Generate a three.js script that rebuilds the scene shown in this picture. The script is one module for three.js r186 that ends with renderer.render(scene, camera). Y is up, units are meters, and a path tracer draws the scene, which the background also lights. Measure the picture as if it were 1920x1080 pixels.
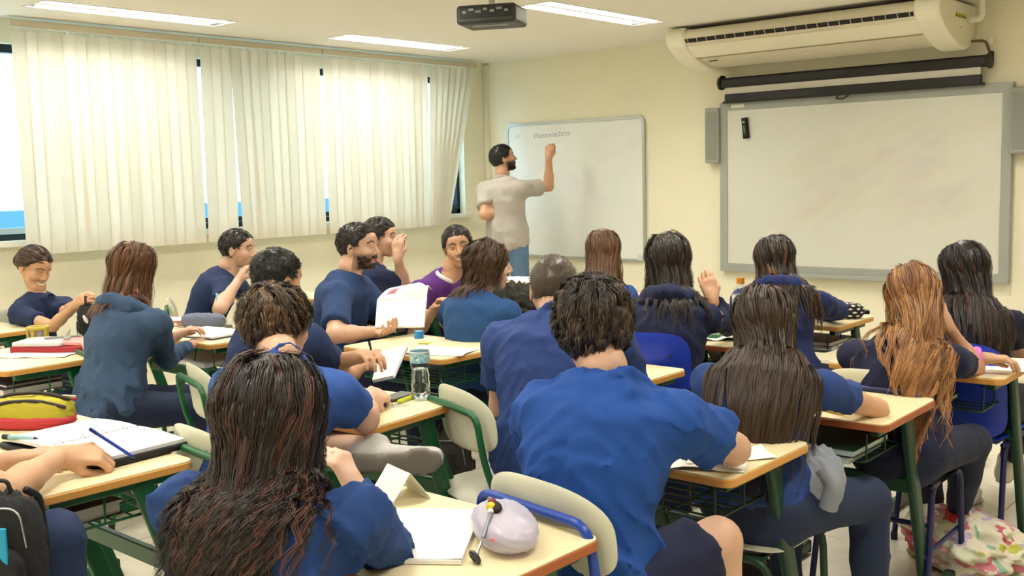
import * as THREE from 'three';
import { RoundedBoxGeometry } from 'three/addons/geometries/RoundedBoxGeometry.js';
import { mergeGeometries, mergeVertices } from 'three/addons/utils/BufferGeometryUtils.js';
import { RectAreaLightUniformsLib } from 'three/addons/lights/RectAreaLightUniformsLib.js';
import { createNoise3D } from 'simplex-noise';

// ------------------------------------------------------------------ camera, sky, exposure
// The room: front wall z = 0, window wall x = 0, floor y = 0, metres.
const scene = new THREE.Scene();
const camera = new THREE.PerspectiveCamera(30.966, 16 / 9, 0.05, 200);
camera.rotation.order = 'YXZ';
camera.position.set(6.60, 1.48, 7.20);
camera.rotation.set(-0.10689, 0.72058, -0.02418);
const renderer = new THREE.WebGLRenderer({ antialias: true });
renderer.toneMapping = THREE.LinearToneMapping;
renderer.toneMappingExposure = 1.12;
renderer.shadowMap.enabled = true;
RectAreaLightUniformsLib.init();
scene.background = new THREE.Color().setRGB(5.2, 5.5, 5.9);            // bright overcast sky
const LAMP = 29;                                                        // luminance of the ceiling fittings
const LAMP_COLOR = new THREE.Color().setRGB(1.0, 0.97, 0.90);

// ------------------------------------------------------------------ small helpers
let seedState = 20240611;
const rnd = () => { seedState = (seedState + 0x6d2b79f5) | 0; let t = Math.imul(seedState ^ (seedState >>> 15), 1 | seedState); t = (t + Math.imul(t ^ (t >>> 7), 61 | t)) ^ t; return ((t ^ (t >>> 14)) >>> 0) / 4294967296; };
const rs = (a = 1) => (rnd() * 2 - 1) * a;
const noise3 = createNoise3D(rnd);
const v3 = (x, y, z) => new THREE.Vector3(x, y, z);
const lin = (r, g, b) => new THREE.Color().setRGB(r, g, b);
const hex = (h) => new THREE.Color(h);
const mat = (color, roughness = 0.6, more = {}) => new THREE.MeshStandardMaterial({ color, roughness, metalness: 0, ...more });
const phys = (color, roughness = 0.6, more = {}) => new THREE.MeshPhysicalMaterial({ color, roughness, metalness: 0, ...more });

const taken = new Map();
function numbered(name) { const n = taken.get(name) ?? 0; taken.set(name, n + 1); return n ? `${name}_${String(n).padStart(3, '0')}` : name; }
function thing(name, label, category, pos = [0, 0, 0], turn = 0, group) {
  const g = new THREE.Group(); g.name = numbered(name); g.position.set(...pos); g.rotation.y = turn;
  g.userData = { label, category }; if (group) g.userData.group = group; scene.add(g); return g;
}
function single(name, geo, m, label, category, pos = [0, 0, 0], turn = 0, group) {
  const o = new THREE.Mesh(geo, m); o.name = numbered(name); o.position.set(...pos); o.rotation.y = turn; o.castShadow = o.receiveShadow = true;
  o.userData = { label, category }; if (group) o.userData.group = group; scene.add(o); return o;
}
function part(parent, name, geo, m, pos, rot) {
  const o = new THREE.Mesh(geo, m); o.name = name; o.castShadow = o.receiveShadow = true;
  if (pos) o.position.set(...pos); if (rot) o.rotation.set(...rot); parent.add(o); return o;
}
function structure(name) { const g = new THREE.Group(); g.name = name; g.userData = { kind: 'structure' }; scene.add(g); return g; }
function structMesh(name, geo, m, pos) { const o = new THREE.Mesh(geo, m); o.name = name; o.userData = { kind: 'structure' }; o.castShadow = o.receiveShadow = true; if (pos) o.position.set(...pos); scene.add(o); return o; }

const clean = (g) => { const o = g.index ? g.toNonIndexed() : g; for (const k of Object.keys(o.attributes)) if (!['position', 'normal', 'uv'].includes(k)) o.deleteAttribute(k); return o; };
const merge = (list) => mergeGeometries(list.map(clean));
const box = (w, h, d, x = 0, y = 0, z = 0) => new THREE.BoxGeometry(w, h, d).translate(x, y, z);
const rbox = (w, h, d, r = 0.005, x = 0, y = 0, z = 0, seg = 2) => new RoundedBoxGeometry(w, h, d, seg, Math.min(r, w / 2.01, h / 2.01, d / 2.01)).translate(x, y, z);
const cyl = (r1, r2, h, x = 0, y = 0, z = 0, n = 20) => new THREE.CylinderGeometry(r1, r2, h, n).translate(x, y, z);
// a bent tube: straight runs with rounded corners
function tube(points, r, bend = 0.04, sides = 10, closed = false) {
  const P = points.map((p) => v3(...p)), path = new THREE.CurvePath();
  const n = P.length, pts = [];
  for (let i = 0; i < n; i++) {
    if (!closed && (i === 0 || i === n - 1)) { pts.push(P[i]); continue; }
    const a = P[(i + n - 1) % n], b = P[i], c = P[(i + 1) % n];
    const la = a.distanceTo(b), lc = c.distanceTo(b), k = Math.min(bend, la * 0.45, lc * 0.45);
    const s = b.clone().lerp(a, k / la), e = b.clone().lerp(c, k / lc);
    for (let j = 0; j <= 5; j++) { const t = j / 5; pts.push(s.clone().multiplyScalar((1 - t) ** 2).addScaledVector(b, 2 * t * (1 - t)).addScaledVector(e, t * t)); }
  }
  if (closed) pts.push(pts[0].clone());
  for (let i = 0; i + 1 < pts.length; i++) if (pts[i].distanceTo(pts[i + 1]) > 1e-5) path.add(new THREE.LineCurve3(pts[i], pts[i + 1]));
  // sweep by hand so that corners keep their vertices
  const pos = [], nor = [], uv = [], idx = []; let up = null, len = 0;
  const q = pts.filter((p, i) => i === 0 || p.distanceTo(pts[i - 1]) > 1e-5);
  for (let i = 0; i < q.length; i++) {
    const t = q[Math.min(i + 1, q.length - 1)].clone().sub(q[Math.max(i - 1, 0)]).normalize();
    if (!up) up = Math.abs(t.y) < 0.9 ? v3(0, 1, 0) : v3(1, 0, 0);
    const sx = new THREE.Vector3().crossVectors(t, up).normalize(); up = new THREE.Vector3().crossVectors(sx, t).normalize();
    if (i) len += q[i].distanceTo(q[i - 1]);
    for (let k = 0; k <= sides; k++) { const a = k / sides * Math.PI * 2, d = sx.clone().multiplyScalar(Math.cos(a)).addScaledVector(up, Math.sin(a)); pos.push(...q[i].clone().addScaledVector(d, r).toArray()); nor.push(d.x, d.y, d.z); uv.push(k / sides, len); }
    if (i) for (let k = 0; k < sides; k++) { const a = (i - 1) * (sides + 1) + k, b = a + sides + 1; idx.push(a, b, a + 1, b, b + 1, a + 1); }
  }
  if (!closed) for (const [row, flip] of [[0, 1], [q.length - 1, 0]]) { const c = pos.length / 3; pos.push(...q[row].toArray()); const t = q[row ? row : 1].clone().sub(q[row ? row - 1 : 0]).normalize().multiplyScalar(row ? 1 : -1); nor.push(t.x, t.y, t.z); uv.push(0, 0); for (let k = 0; k < sides; k++) { const a = row * (sides + 1) + k; flip ? idx.push(c, a, a + 1) : idx.push(c, a + 1, a); } }
  const g = new THREE.BufferGeometry();
  g.setAttribute('position', new THREE.Float32BufferAttribute(pos, 3)); g.setAttribute('normal', new THREE.Float32BufferAttribute(nor, 3)); g.setAttribute('uv', new THREE.Float32BufferAttribute(uv, 2)); g.setIndex(idx);
  return g;
}
function roundRect(w, h, r) { const s = new THREE.Shape(), x = -w / 2, y = -h / 2; s.moveTo(x + r, y); s.lineTo(x + w - r, y); s.absarc(x + w - r, y + r, r, -Math.PI / 2, 0); s.lineTo(x + w, y + h - r); s.absarc(x + w - r, y + h - r, r, 0, Math.PI / 2); s.lineTo(x + r, y + h); s.absarc(x + r, y + h - r, r, Math.PI / 2, Math.PI); s.lineTo(x, y + r); s.absarc(x + r, y + r, r, Math.PI, Math.PI * 1.5); return s; }
// flat slab with rounded corners lying in xz, top at y = 0
function slab(w, d, t, r, bevel = 0.002) { const g = new THREE.ExtrudeGeometry(roundRect(w - 2 * bevel, d - 2 * bevel, r), { depth: t - 2 * bevel, bevelEnabled: bevel > 0, bevelThickness: bevel, bevelSize: bevel, bevelSegments: 2, curveSegments: 6 }); g.translate(0, 0, bevel - t).rotateX(-Math.PI / 2); return g; }
// curved shell with a superellipse outline, bent by f(x, y)
function shell(w, h, t, f, power = 3, top = 0) {
  const NR = 8, NA = 40, pos = [], idx = [];
  for (const s of [1, -1]) for (let i = 0; i <= NR; i++) for (let k = 0; k < NA; k++) {
    const a = k / NA * Math.PI * 2, c = Math.cos(a), sn = Math.sin(a), rr = Math.min(1, i / NR * 1.0), e = 2 / power;
    let x = Math.sign(c) * Math.abs(c) ** e * w / 2 * rr, y = Math.sign(sn) * Math.abs(sn) ** e * h / 2 * rr;
    if (y > 0) y += top * (1 - (2 * x / w) ** 2) * (y / (h / 2));
    const edge = i === NR ? 0.35 : 1;
    pos.push(x, y, f(x, y) + s * t / 2 * edge);
  }
  const side = (NR + 1) * NA;
  for (let i = 0; i < NR; i++) for (let k = 0; k < NA; k++) { const a = i * NA + k, b = i * NA + (k + 1) % NA, c = a + NA, d = b + NA; idx.push(a, c, b, b, c, d, side + a, side + b, side + c, side + b, side + d, side + c); }
  for (let k = 0; k < NA; k++) { const a = NR * NA + k, b = NR * NA + (k + 1) % NA; idx.push(a, side + a, b, b, side + a, side + b); }
  const g = new THREE.BufferGeometry(); g.setAttribute('position', new THREE.Float32BufferAttribute(pos, 3)); g.setIndex(idx); g.computeVertexNormals(); return g;
}
function canvasTex(w, h, draw) { const c = document.createElement('canvas'); c.width = w; c.height = h; draw(c.getContext('2d'), w, h); const t = new THREE.CanvasTexture(c); t.colorSpace = THREE.SRGBColorSpace; t.magFilter = THREE.LinearFilter; return t; }
// tileable soft mottling, as a colour or a bump map
function noiseTex(size, seed, oct, lo, hi, srgb = true) {
  const d = new Uint8Array(size * size * 4);
  for (let y = 0; y < size; y++) for (let x = 0; x < size; x++) {
    const a = x / size * Math.PI * 2, b = y / size * Math.PI * 2; let n = 0, w = 0;
    for (let o = 0; o < oct.length; o++) { const [f, k] = oct[o]; n += k * noise3(Math.cos(a) * f + seed, Math.sin(a) * f + Math.cos(b) * f * 1.3, Math.sin(b) * f * 1.3 + seed * 1.7 + o * 9); w += k; }
    const t = Math.min(1, Math.max(0, 0.5 + 0.6 * n / w)), i = (y * size + x) * 4;
    for (let c = 0; c < 3; c++) d[i + c] = lo[c] + (hi[c] - lo[c]) * t; d[i + 3] = 255;
  }
  const t = new THREE.DataTexture(d, size, size); t.wrapS = t.wrapT = THREE.RepeatWrapping; t.magFilter = THREE.LinearFilter; if (srgb) t.colorSpace = THREE.SRGBColorSpace; t.needsUpdate = true; return t;
}
// boxes with uv in metres
function mbox(w, h, d, x, y, z) {
  const g = box(w, h, d, x, y, z), p = g.attributes.position, n = g.attributes.normal, uv = g.attributes.uv;
  for (let i = 0; i < p.count; i++) { const ax = Math.abs(n.getX(i)), ay = Math.abs(n.getY(i)); uv.setXY(i, ax > 0.5 ? p.getZ(i) : p.getX(i), ay > 0.5 ? p.getZ(i) : p.getY(i)); }
  return g;
}

// ------------------------------------------------------------------ the room
const RX = 8.6, RZ = 9.4, CH = 2.52;
const wallTex = noiseTex(256, 3, [[0.8, 1], [3, 0.5], [9, 0.25]], [243, 236, 208], [246, 240, 214]);
wallTex.repeat.set(0.45, 0.45);
const wallBump = noiseTex(256, 8, [[14, 1], [30, 0.7]], [90, 90, 90], [170, 170, 170], false); wallBump.repeat.set(2.2, 2.2);
const M = {};
M.wall = mat(0xffffff, 0.72, { map: wallTex, bumpMap: wallBump, bumpScale: 0.0003 });
M.ceiling = mat(hex('#f3eee2'), 0.85, { bumpMap: wallBump, bumpScale: 0.0006 });
M.white = mat(hex('#eeece4'), 0.45);
M.trim = mat(hex('#e9e2c8'), 0.6);

structMesh('wall_front', mbox(RX + 0.4, 3.0, 0.2, RX / 2, 1.3, -0.1), M.wall);
structMesh('wall_right', mbox(0.2, 3.0, RZ + 0.4, RX + 0.1, 1.3, RZ / 2), M.wall);
structMesh('wall_back', mbox(RX + 0.4, 3.0, 0.2, RX / 2, 1.3, RZ + 0.1), M.wall);
// window wall: opening from y 1.15 to 2.37
const WY0 = 1.15, WY1 = 2.37, WZ0 = 0.30, WZ1 = 8.9;
structMesh('wall_left', merge([mbox(0.2, WY0 + 0.2, RZ, -0.1, (WY0 - 0.2) / 2, RZ / 2), mbox(0.2, 2.8 - WY1, RZ, -0.1, (2.8 + WY1) / 2, RZ / 2), mbox(0.2, WY1 - WY0, WZ0, -0.1, (WY0 + WY1) / 2, WZ0 / 2), mbox(0.2, WY1 - WY0, RZ - WZ1, -0.1, (WY0 + WY1) / 2, (RZ + WZ1) / 2)]), M.wall);
structMesh('trim_1', merge([rbox(0.035, 2.5, 0.02, 0.004, 0.02, 1.25, 0.012), rbox(0.016, 2.5, 0.03, 0.004, 0.05, 1.25, 0.012)]), M.trim);           // cable duct in the corner
structMesh('trim_2', mbox(0.27, 0.035, WZ1 - WZ0 + 0.1, -0.085, WY0 - 0.012, (WZ0 + WZ1) / 2), mat(hex('#e8e6da'), 0.5)); // sill
structMesh('baseboard_left', mbox(0.015, 0.08, RZ, 0.0075, 0.04, RZ / 2), M.trim);
structMesh('baseboard_front', mbox(RX, 0.08, 0.015, RX / 2, 0.04, 0.0075), M.trim);

// ceiling with recesses for the fittings
const LX = [0.62, 2.46, 4.30, 6.14], LZ = [1.60, 3.80, 6.00, 8.20], LL = 1.26, LW = 0.26;
{
  const s = new THREE.Shape(); s.moveTo(-0.2, -0.2); s.lineTo(RX + 0.2, -0.2); s.lineTo(RX + 0.2, RZ + 0.2); s.lineTo(-0.2, RZ + 0.2); s.closePath();
  for (const x of LX) for (const z of LZ) { const h = new THREE.Path(); h.moveTo(x - LW / 2, z - LL / 2); h.lineTo(x - LW / 2, z + LL / 2); h.lineTo(x + LW / 2, z + LL / 2); h.lineTo(x + LW / 2, z - LL / 2); h.closePath(); s.holes.push(h); }
  const g = new THREE.ExtrudeGeometry(s, { depth: 0.14, bevelEnabled: false }); g.rotateX(Math.PI / 2); g.translate(0, CH + 0.14, 0);
  const c = structMesh('ceiling', g, M.ceiling);
}
structMesh('trim_3', mbox(RX + 0.4, 0.05, RZ + 0.4, RX / 2, CH + 0.2, RZ / 2), M.ceiling);   // slab above the ceiling

// floor tiles
{
  const f = structure('floor'), T = 0.54, g = 0.004, nx = 16, nz = 18;
  part(f, 'floor_bed', mbox(RX + 0.2, 0.1, RZ + 0.2, RX / 2, -0.056, RZ / 2), mat(hex('#8f8775'), 0.9));
  const tg = rbox(T - g, 0.012, T - g, 0.0016, 0, -0.006, 0, 1);
  const mats = [0, 1, 2, 3].map((k) => { const t = noiseTex(128, 20 + k * 3.1, [[0.9, 1], [4, 0.5], [12, 0.3]], [214, 206, 186], [226, 219, 200]); return phys(0xffffff, 0.22, { map: t, clearcoat: 0.25, clearcoatRoughness: 0.15 }); });
  for (let i = 0; i < nx; i++) for (let k = 0; k < nz; k++) {
    const x = 0.06 + (i + 0.5) * T - 0.15, z = 3.30 - 6 * T + (k + 0.5) * T - 0.07 + 0.07;
    if (x > RX + 0.2 || z > RZ + 0.2 || x < -0.2 || z < -0.2) continue;
    part(f, 'tile', tg, mats[(i * 7 + k * 5 + ((i * k) % 3)) % 4], [x, 0, z], [0, ((i + k) % 4) * Math.PI / 2, 0]);
  }
}

// windows: dark aluminium frames with glass, one per bay
{
  const alu = mat(hex('#27313a'), 0.4, { metalness: 0.6 }), pale = mat(hex('#b9c6c4'), 0.4, { metalness: 0.3 });
  const glass = phys(hex('#cfe3ea'), 0.02, { transmission: 1, thickness: 0, ior: 1.45 });
  const bays = [[WZ0, 1.60], [1.60, 2.75], [2.75, 3.55], [3.55, 4.55], [4.55, 5.9], [5.9, 7.4], [7.4, WZ1]];
  bays.forEach(([z0, z1], i) => {
    const w = structure('window_' + (i + 1)), m = (z0 + z1) / 2, l = z1 - z0, h = WY1 - WY0, y = (WY0 + WY1) / 2;
    part(w, 'window_frame', merge([box(0.06, 0.05, l, -0.1, WY1 - 0.025, m), box(0.06, 0.04, l, -0.1, WY0 + 0.025, m), box(0.06, h, 0.035, -0.1, y, z0 + 0.0175), box(0.06, h, 0.035, -0.1, y, z1 - 0.0175)]), alu);
    part(w, 'sash', merge([box(0.03, 0.035, l - 0.07, -0.085, WY0 + 0.065, m), box(0.03, h - 0.1, 0.03, -0.085, y, m)]), i > 2 ? pale : alu);
    part(w, 'pane', box(0.006, h - 0.08, l - 0.06, -0.11, y, m), glass);
  });
}
// neighbouring block seen through the gaps between the blinds
{
  const b = thing('neighbour_building', 'pale apartment block with blue bands seen through the blind gaps', 'building', [-9, -4, 6]);
  const pale = mat(hex('#d9cfc2'), 0.9), blue = mat(hex('#356a9c'), 0.5), dark = mat(hex('#223444'), 0.3);
  part(b, 'wall', box(0.5, 7.6, 40), pale, [-0.3, 1.7, 0]);
  for (let k = 0; k < 3; k++) part(b, 'blue_band', box(0.06, 0.9, 40), blue, [-0.02, 1.2 + k * 1.75, 0]);
  const wg = box(0.08, 0.62, 1.5);
  for (let k = 0; k < 2; k++) for (let i = 0; i < 13; i++) part(b, 'window', wg, dark, [-0.02, 2.07 + k * 1.75, -18 + i * 3]);
}

// vertical blinds
{
  const fabric = [0, 1, 2].map((k) => phys([hex('#f5f0e2'), hex('#f1ecdd'), hex('#f8f3e6')][k], 1, { transmission: 0.42, thickness: 0, specularIntensity: 0.1, side: THREE.DoubleSide }));
  const rail = mat(hex('#cfc6ae'), 0.45), white = mat(hex('#f0eee6'), 0.6), top = 2.455, bottom = 1.085, H = top - bottom, W = 0.092, step = 0.0815;
  const sg = rbox(0.0018, H, W, 0.0008, 0, -H / 2, 0, 1), weight = box(0.003, 0.03, W - 0.01, 0, -H + 0.02, 0), clip = box(0.008, 0.02, 0.02, 0, 0.004, 0);
  const blind = (label, z0, z1, lean, skip) => {
    const b = thing('vertical_blind', label, 'blind', [0.10, top, 0], 0, 'vertical blinds along the window wall');
    const n = Math.max(2, Math.round((z1 - z0) / step));
    for (let i = 0; i < n; i++) {
      const z = z0 + W / 2 + (z1 - z0 - W) * i / (n - 1), l = lean(i, n, z);
      part(b, 'slat', sg, fabric[(i * 5 + n) % 3], [(i % 2) * 0.004 + rs(0.001), -0.02, z], [l + rs(0.001), rs(0.035), 0]);
      part(b, 'slat_hook', clip, white, [0, -0.018, z], [l, 0, 0]);
    }
    part(b, 'head_rail', rbox(0.05, 0.042, z1 - z0 + 0.02, 0.006, 0, 0.02, (z0 + z1) / 2), rail);
  };
  // lean > 0 swings the bottom of a slat towards the front wall (-z)
  blind('pale vertical blind over the window nearest the bun-haired girl', 3.075, 4.345, (i, n, z) => (Math.abs(z - 4.03) < 0.05 ? 0.012 : z < 3.98 && z > 3.9 ? -0.006 : 0));
  blind('pale vertical blind with a wedge-shaped gap between its slats', 1.995, 3.045, (i, n, z) => (z > 2.80 ? -0.006 : z > 2.62 ? 0.028 : z > 2.4 ? 0.008 : 0));
  blind('pale vertical blind behind the seated boys, third from the left edge', 0.83, 1.965, (i, n, z) => (z < 1.0 ? -0.014 : 0));
  blind('narrow vertical blind pulled aside next to the room corner', 0.235, 0.80, (i, n, z) => -0.30 * (0.8 - z) / 0.565 * 0.93 - 0.02);
  blind('pale vertical blind behind the left edge of the view', 4.60, 6.4, () => 0);
  blind('pale vertical blind farthest from the front wall', 6.45, 8.8, () => 0);
}

// recessed ceiling fittings
{
  const housing = mat(hex('#e8e8e2'), 0.35, { metalness: 0.2 }), boxGrey = mat(hex('#45443f'), 0.6), louvre = mat(hex('#dededa'), 0.4, { metalness: 0.3 });
  const glow = mat(hex('#ffffff'), 0.5, { emissive: LAMP_COLOR, emissiveIntensity: 16 });
  const names = { '0,0': 'recessed fluorescent fitting above the blinds near the corner', '0,1': 'recessed fluorescent fitting at the top left by the blinds', '1,0': 'recessed fluorescent fitting beside the ceiling projector' };
  const zed = ['over the front row', 'over the middle rows', 'over the back row', 'by the back wall'], exx = ['window-side', 'second column', 'third column', 'door-side'];
  LX.forEach((x, i) => LZ.forEach((z, k) => {
    const f = thing('ceiling_light', names[i + ',' + k] ?? `recessed fluorescent fitting, ${exx[i]}, ${zed[k]}, outside the view`, 'ceiling light', [x, CH, z], 0, 'recessed fluorescent fittings');
    part(f, 'reflector', box(LW, 0.004, LL, 0, 0.105, 0), housing);
    part(f, 'housing', merge([box(0.004, 0.105, LL, -LW / 2 + 0.002, 0.0525, 0), box(0.004, 0.105, LL, LW / 2 - 0.002, 0.0525, 0), box(LW, 0.105, 0.004, 0, 0.0525, -LL / 2 + 0.002), box(LW, 0.105, 0.004, 0, 0.0525, LL / 2 - 0.002)]), boxGrey);
    part(f, 'flange', merge([box(0.012, 0.003, LL + 0.02, -LW / 2, -0.0015, 0), box(0.012, 0.003, LL + 0.02, LW / 2, -0.0015, 0), box(LW, 0.003, 0.012, 0, -0.0015, -LL / 2), box(LW, 0.003, 0.012, 0, -0.0015, LL / 2), box(0.03, 0.004, LL, 0, 0.002, 0)]), housing);
    for (let t = -1; t <= 1; t += 2) part(f, 'tube', new THREE.CylinderGeometry(0.013, 0.013, LL - 0.08, 12).rotateX(Math.PI / 2), glow, [t * 0.062, 0.086, 0]);
    for (let b = 0; b < 10; b++) part(f, 'louvre_blade', box(LW - 0.01, 0.042, 0.003, 0, 0.022, 0), louvre, [0, 0, -LL / 2 + (b + 0.5) * LL / 10]);
    const l = new THREE.RectAreaLight(LAMP_COLOR, LAMP, LW - 0.03, LL - 0.04); l.position.set(x, CH + 0.068, z); l.rotation.x = -Math.PI / 2; scene.add(l);
  }));
}

// small whiteboard
{
  const b = thing('whiteboard', 'small white marker board the teacher writes on', 'whiteboard', [1.025, 1.35, 0.004]);
  const tex = canvasTex(2048, 1640, (c, w, h) => {
    c.fillStyle = '#eef0ea'; c.fillRect(0, 0, w, h);
    for (let k = 0; k < 60; k++) { c.fillStyle = `rgba(${190 + rnd() * 40 | 0},${196 + rnd() * 30 | 0},${190 + rnd() * 30 | 0},0.05)`; c.beginPath(); c.ellipse(rnd() * w, rnd() * h, 60 + rnd() * 240, 30 + rnd() * 90, rs(0.6), 0, 7); c.fill(); }
    c.fillStyle = '#7d8186'; c.font = 'italic 74px serif'; c.save(); c.translate(360, 170); c.rotate(-0.015); c.fillText('.  Uuasnoom,', 0, 0); c.fillText('Terra', 440, -4); c.restore();
    c.fillStyle = 'rgba(120,130,126,0.55)'; c.font = 'italic 64px serif'; c.fillText('14', 110, 160);
  });
  part(b, 'writing_surface', box(1.47, 1.17, 0.012, 0, 0, 0.008), [M.white, M.white, M.white, M.white, phys(0xffffff, 0.28, { map: tex, clearcoat: 0.3, clearcoatRoughness: 0.2 }), M.white]);
  const fr = roundRect(1.50, 1.20, 0.06), hole = roundRect(1.46, 1.16, 0.045); fr.holes.push(new THREE.Path(hole.getPoints(8)));
  part(b, 'aluminium_frame', new THREE.ExtrudeGeometry(fr, { depth: 0.018, bevelEnabled: true, bevelSize: 0.002, bevelThickness: 0.002, bevelSegments: 2, curveSegments: 8 }), mat(hex('#b9bdb8'), 0.35, { metalness: 0.7 }), [0, 0, 0.002]);
  part(b, 'corner_clip', rbox(0.05, 0.05, 0.012, 0.004), mat(hex('#d5d8d2'), 0.4), [0.70, -0.565, 0.024]);
}
// interactive whiteboard with speakers
{
  const b = thing('interactive_board', 'large grey-framed interactive whiteboard with side speakers', 'whiteboard', [3.545, 1.355, 0.03]);
  const frame = mat(hex('#a3a69e'), 0.5), W = 2.10, H = 1.285;
  const tex = canvasTex(1024, 640, (c, w, h) => {
    c.fillStyle = '#dcdccf'; c.fillRect(0, 0, w, h);
    for (let k = 0; k < 160; k++) { const warm = rnd() > 0.55; c.fillStyle = warm ? 'rgba(214,196,178,0.05)' : 'rgba(190,192,186,0.05)'; c.save(); c.translate(w * (0.3 + rnd() * 0.6), h * (0.15 + rnd() * 0.55)); c.rotate(-0.5 + rs(0.3)); c.beginPath(); c.ellipse(0, 0, 40 + rnd() * 150, 10 + rnd() * 34, 0, 0, 7); c.fill(); c.restore(); }
  });
  part(b, 'board_surface', box(W - 0.1, H - 0.1, 0.03), [frame, frame, frame, frame, phys(0xffffff, 0.35, { map: tex }), frame], [0, 0, 0]);
  const fs = new THREE.Shape(); fs.moveTo(-W / 2, -H / 2); fs.lineTo(W / 2, -H / 2); fs.lineTo(W / 2, H / 2); fs.lineTo(-W / 2, H / 2); fs.closePath();
  const fh = new THREE.Path(), a = W / 2 - 0.055, c2 = H / 2 - 0.055; fh.moveTo(-a, -c2); fh.lineTo(-a, c2); fh.lineTo(a, c2); fh.lineTo(a, -c2); fh.closePath(); fs.holes.push(fh);
  part(b, 'frame', new THREE.ExtrudeGeometry(fs, { depth: 0.045, bevelEnabled: true, bevelSize: 0.004, bevelThickness: 0.004, bevelSegments: 2 }), frame, [0, 0, -0.025]);
  part(b, 'pen_tray', rbox(0.9, 0.03, 0.05, 0.006), frame, [-0.1, -H / 2 - 0.01, 0.02]);
  for (const s of [-1, 1]) { const sp = part(b, 'speaker', merge([rbox(0.12, 0.42, 0.09, 0.012)]), mat(hex('#9a9c93'), 0.6), [s * (W / 2 + 0.055), 0.40, 0.02]); part(sp, 'speaker_grille', rbox(0.085, 0.36, 0.006, 0.003), mat(hex('#8f9189'), 0.8), [0, 0, 0.045]); }
  part(b, 'label_sticker', box(0.11, 0.026, 0.001), mat(hex('#e9e3d4'), 0.6), [-W / 2 + 0.15, H / 2 - 0.028, 0.0248]);
  const e = thing('board_eraser', 'black magnetic eraser stuck to the interactive board corner', 'eraser', [2.715, 1.80, 0.062]);
  part(e, 'felt_pad', rbox(0.05, 0.155, 0.016, 0.003), mat(hex('#1b1b1a'), 0.9), [0, 0, 0], [0, 0, 0.10]);
  part(e, 'grip', rbox(0.036, 0.13, 0.016, 0.006), mat(hex('#0c0c0c'), 0.4), [0, 0, 0.014], [0, 0, 0.10]);
  part(e, 'print', merge([box(0.02, 0.016, 0.001, 0, 0.045, 0), box(0.006, 0.05, 0.001, 0, -0.01, 0)]), mat(hex('#8f9690'), 0.5), [0, 0, 0.0225], [0, 0, 0.10]);
}
// rolled-up projection screen
{
  const s = thing('projection_screen', 'black rolled-up projection screen above the interactive board', 'projection screen', [3.49, 2.145, 0.075]);
  const black = mat(hex('#14110f'), 0.5);
  part(s, 'casing', rbox(1.94, 0.075, 0.075, 0.02), black);
  for (const k of [-1, 1]) part(s, 'end_cap', merge([cyl(0.05, 0.05, 0.02, 0, 0, 0, 24).rotateZ(Math.PI / 2), box(0.02, 0.03, 0.05, 0, 0.045, -0.02)]), mat(hex('#2a2119'), 0.6), [k * 0.972, 0, 0]);
  part(s, 'fabric', box(1.84, 0.06, 0.002, 0, -0.06, 0.015), mat(hex('#d8d3c6'), 0.8));
  part(s, 'weight_bar', merge([rbox(1.86, 0.06, 0.03, 0.008, 0, -0.115, 0.015), rbox(1.9, 0.018, 0.02, 0.006, 0, -0.145, 0.015)]), black);
  part(s, 'pull_handle', tube([[-0.03, -0.15, 0.02], [-0.05, -0.175, 0.02], [0.0, -0.18, 0.02], [0.03, -0.165, 0.02], [0.05, -0.15, 0.02]], 0.006, 0.02, 6), black);
}
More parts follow.
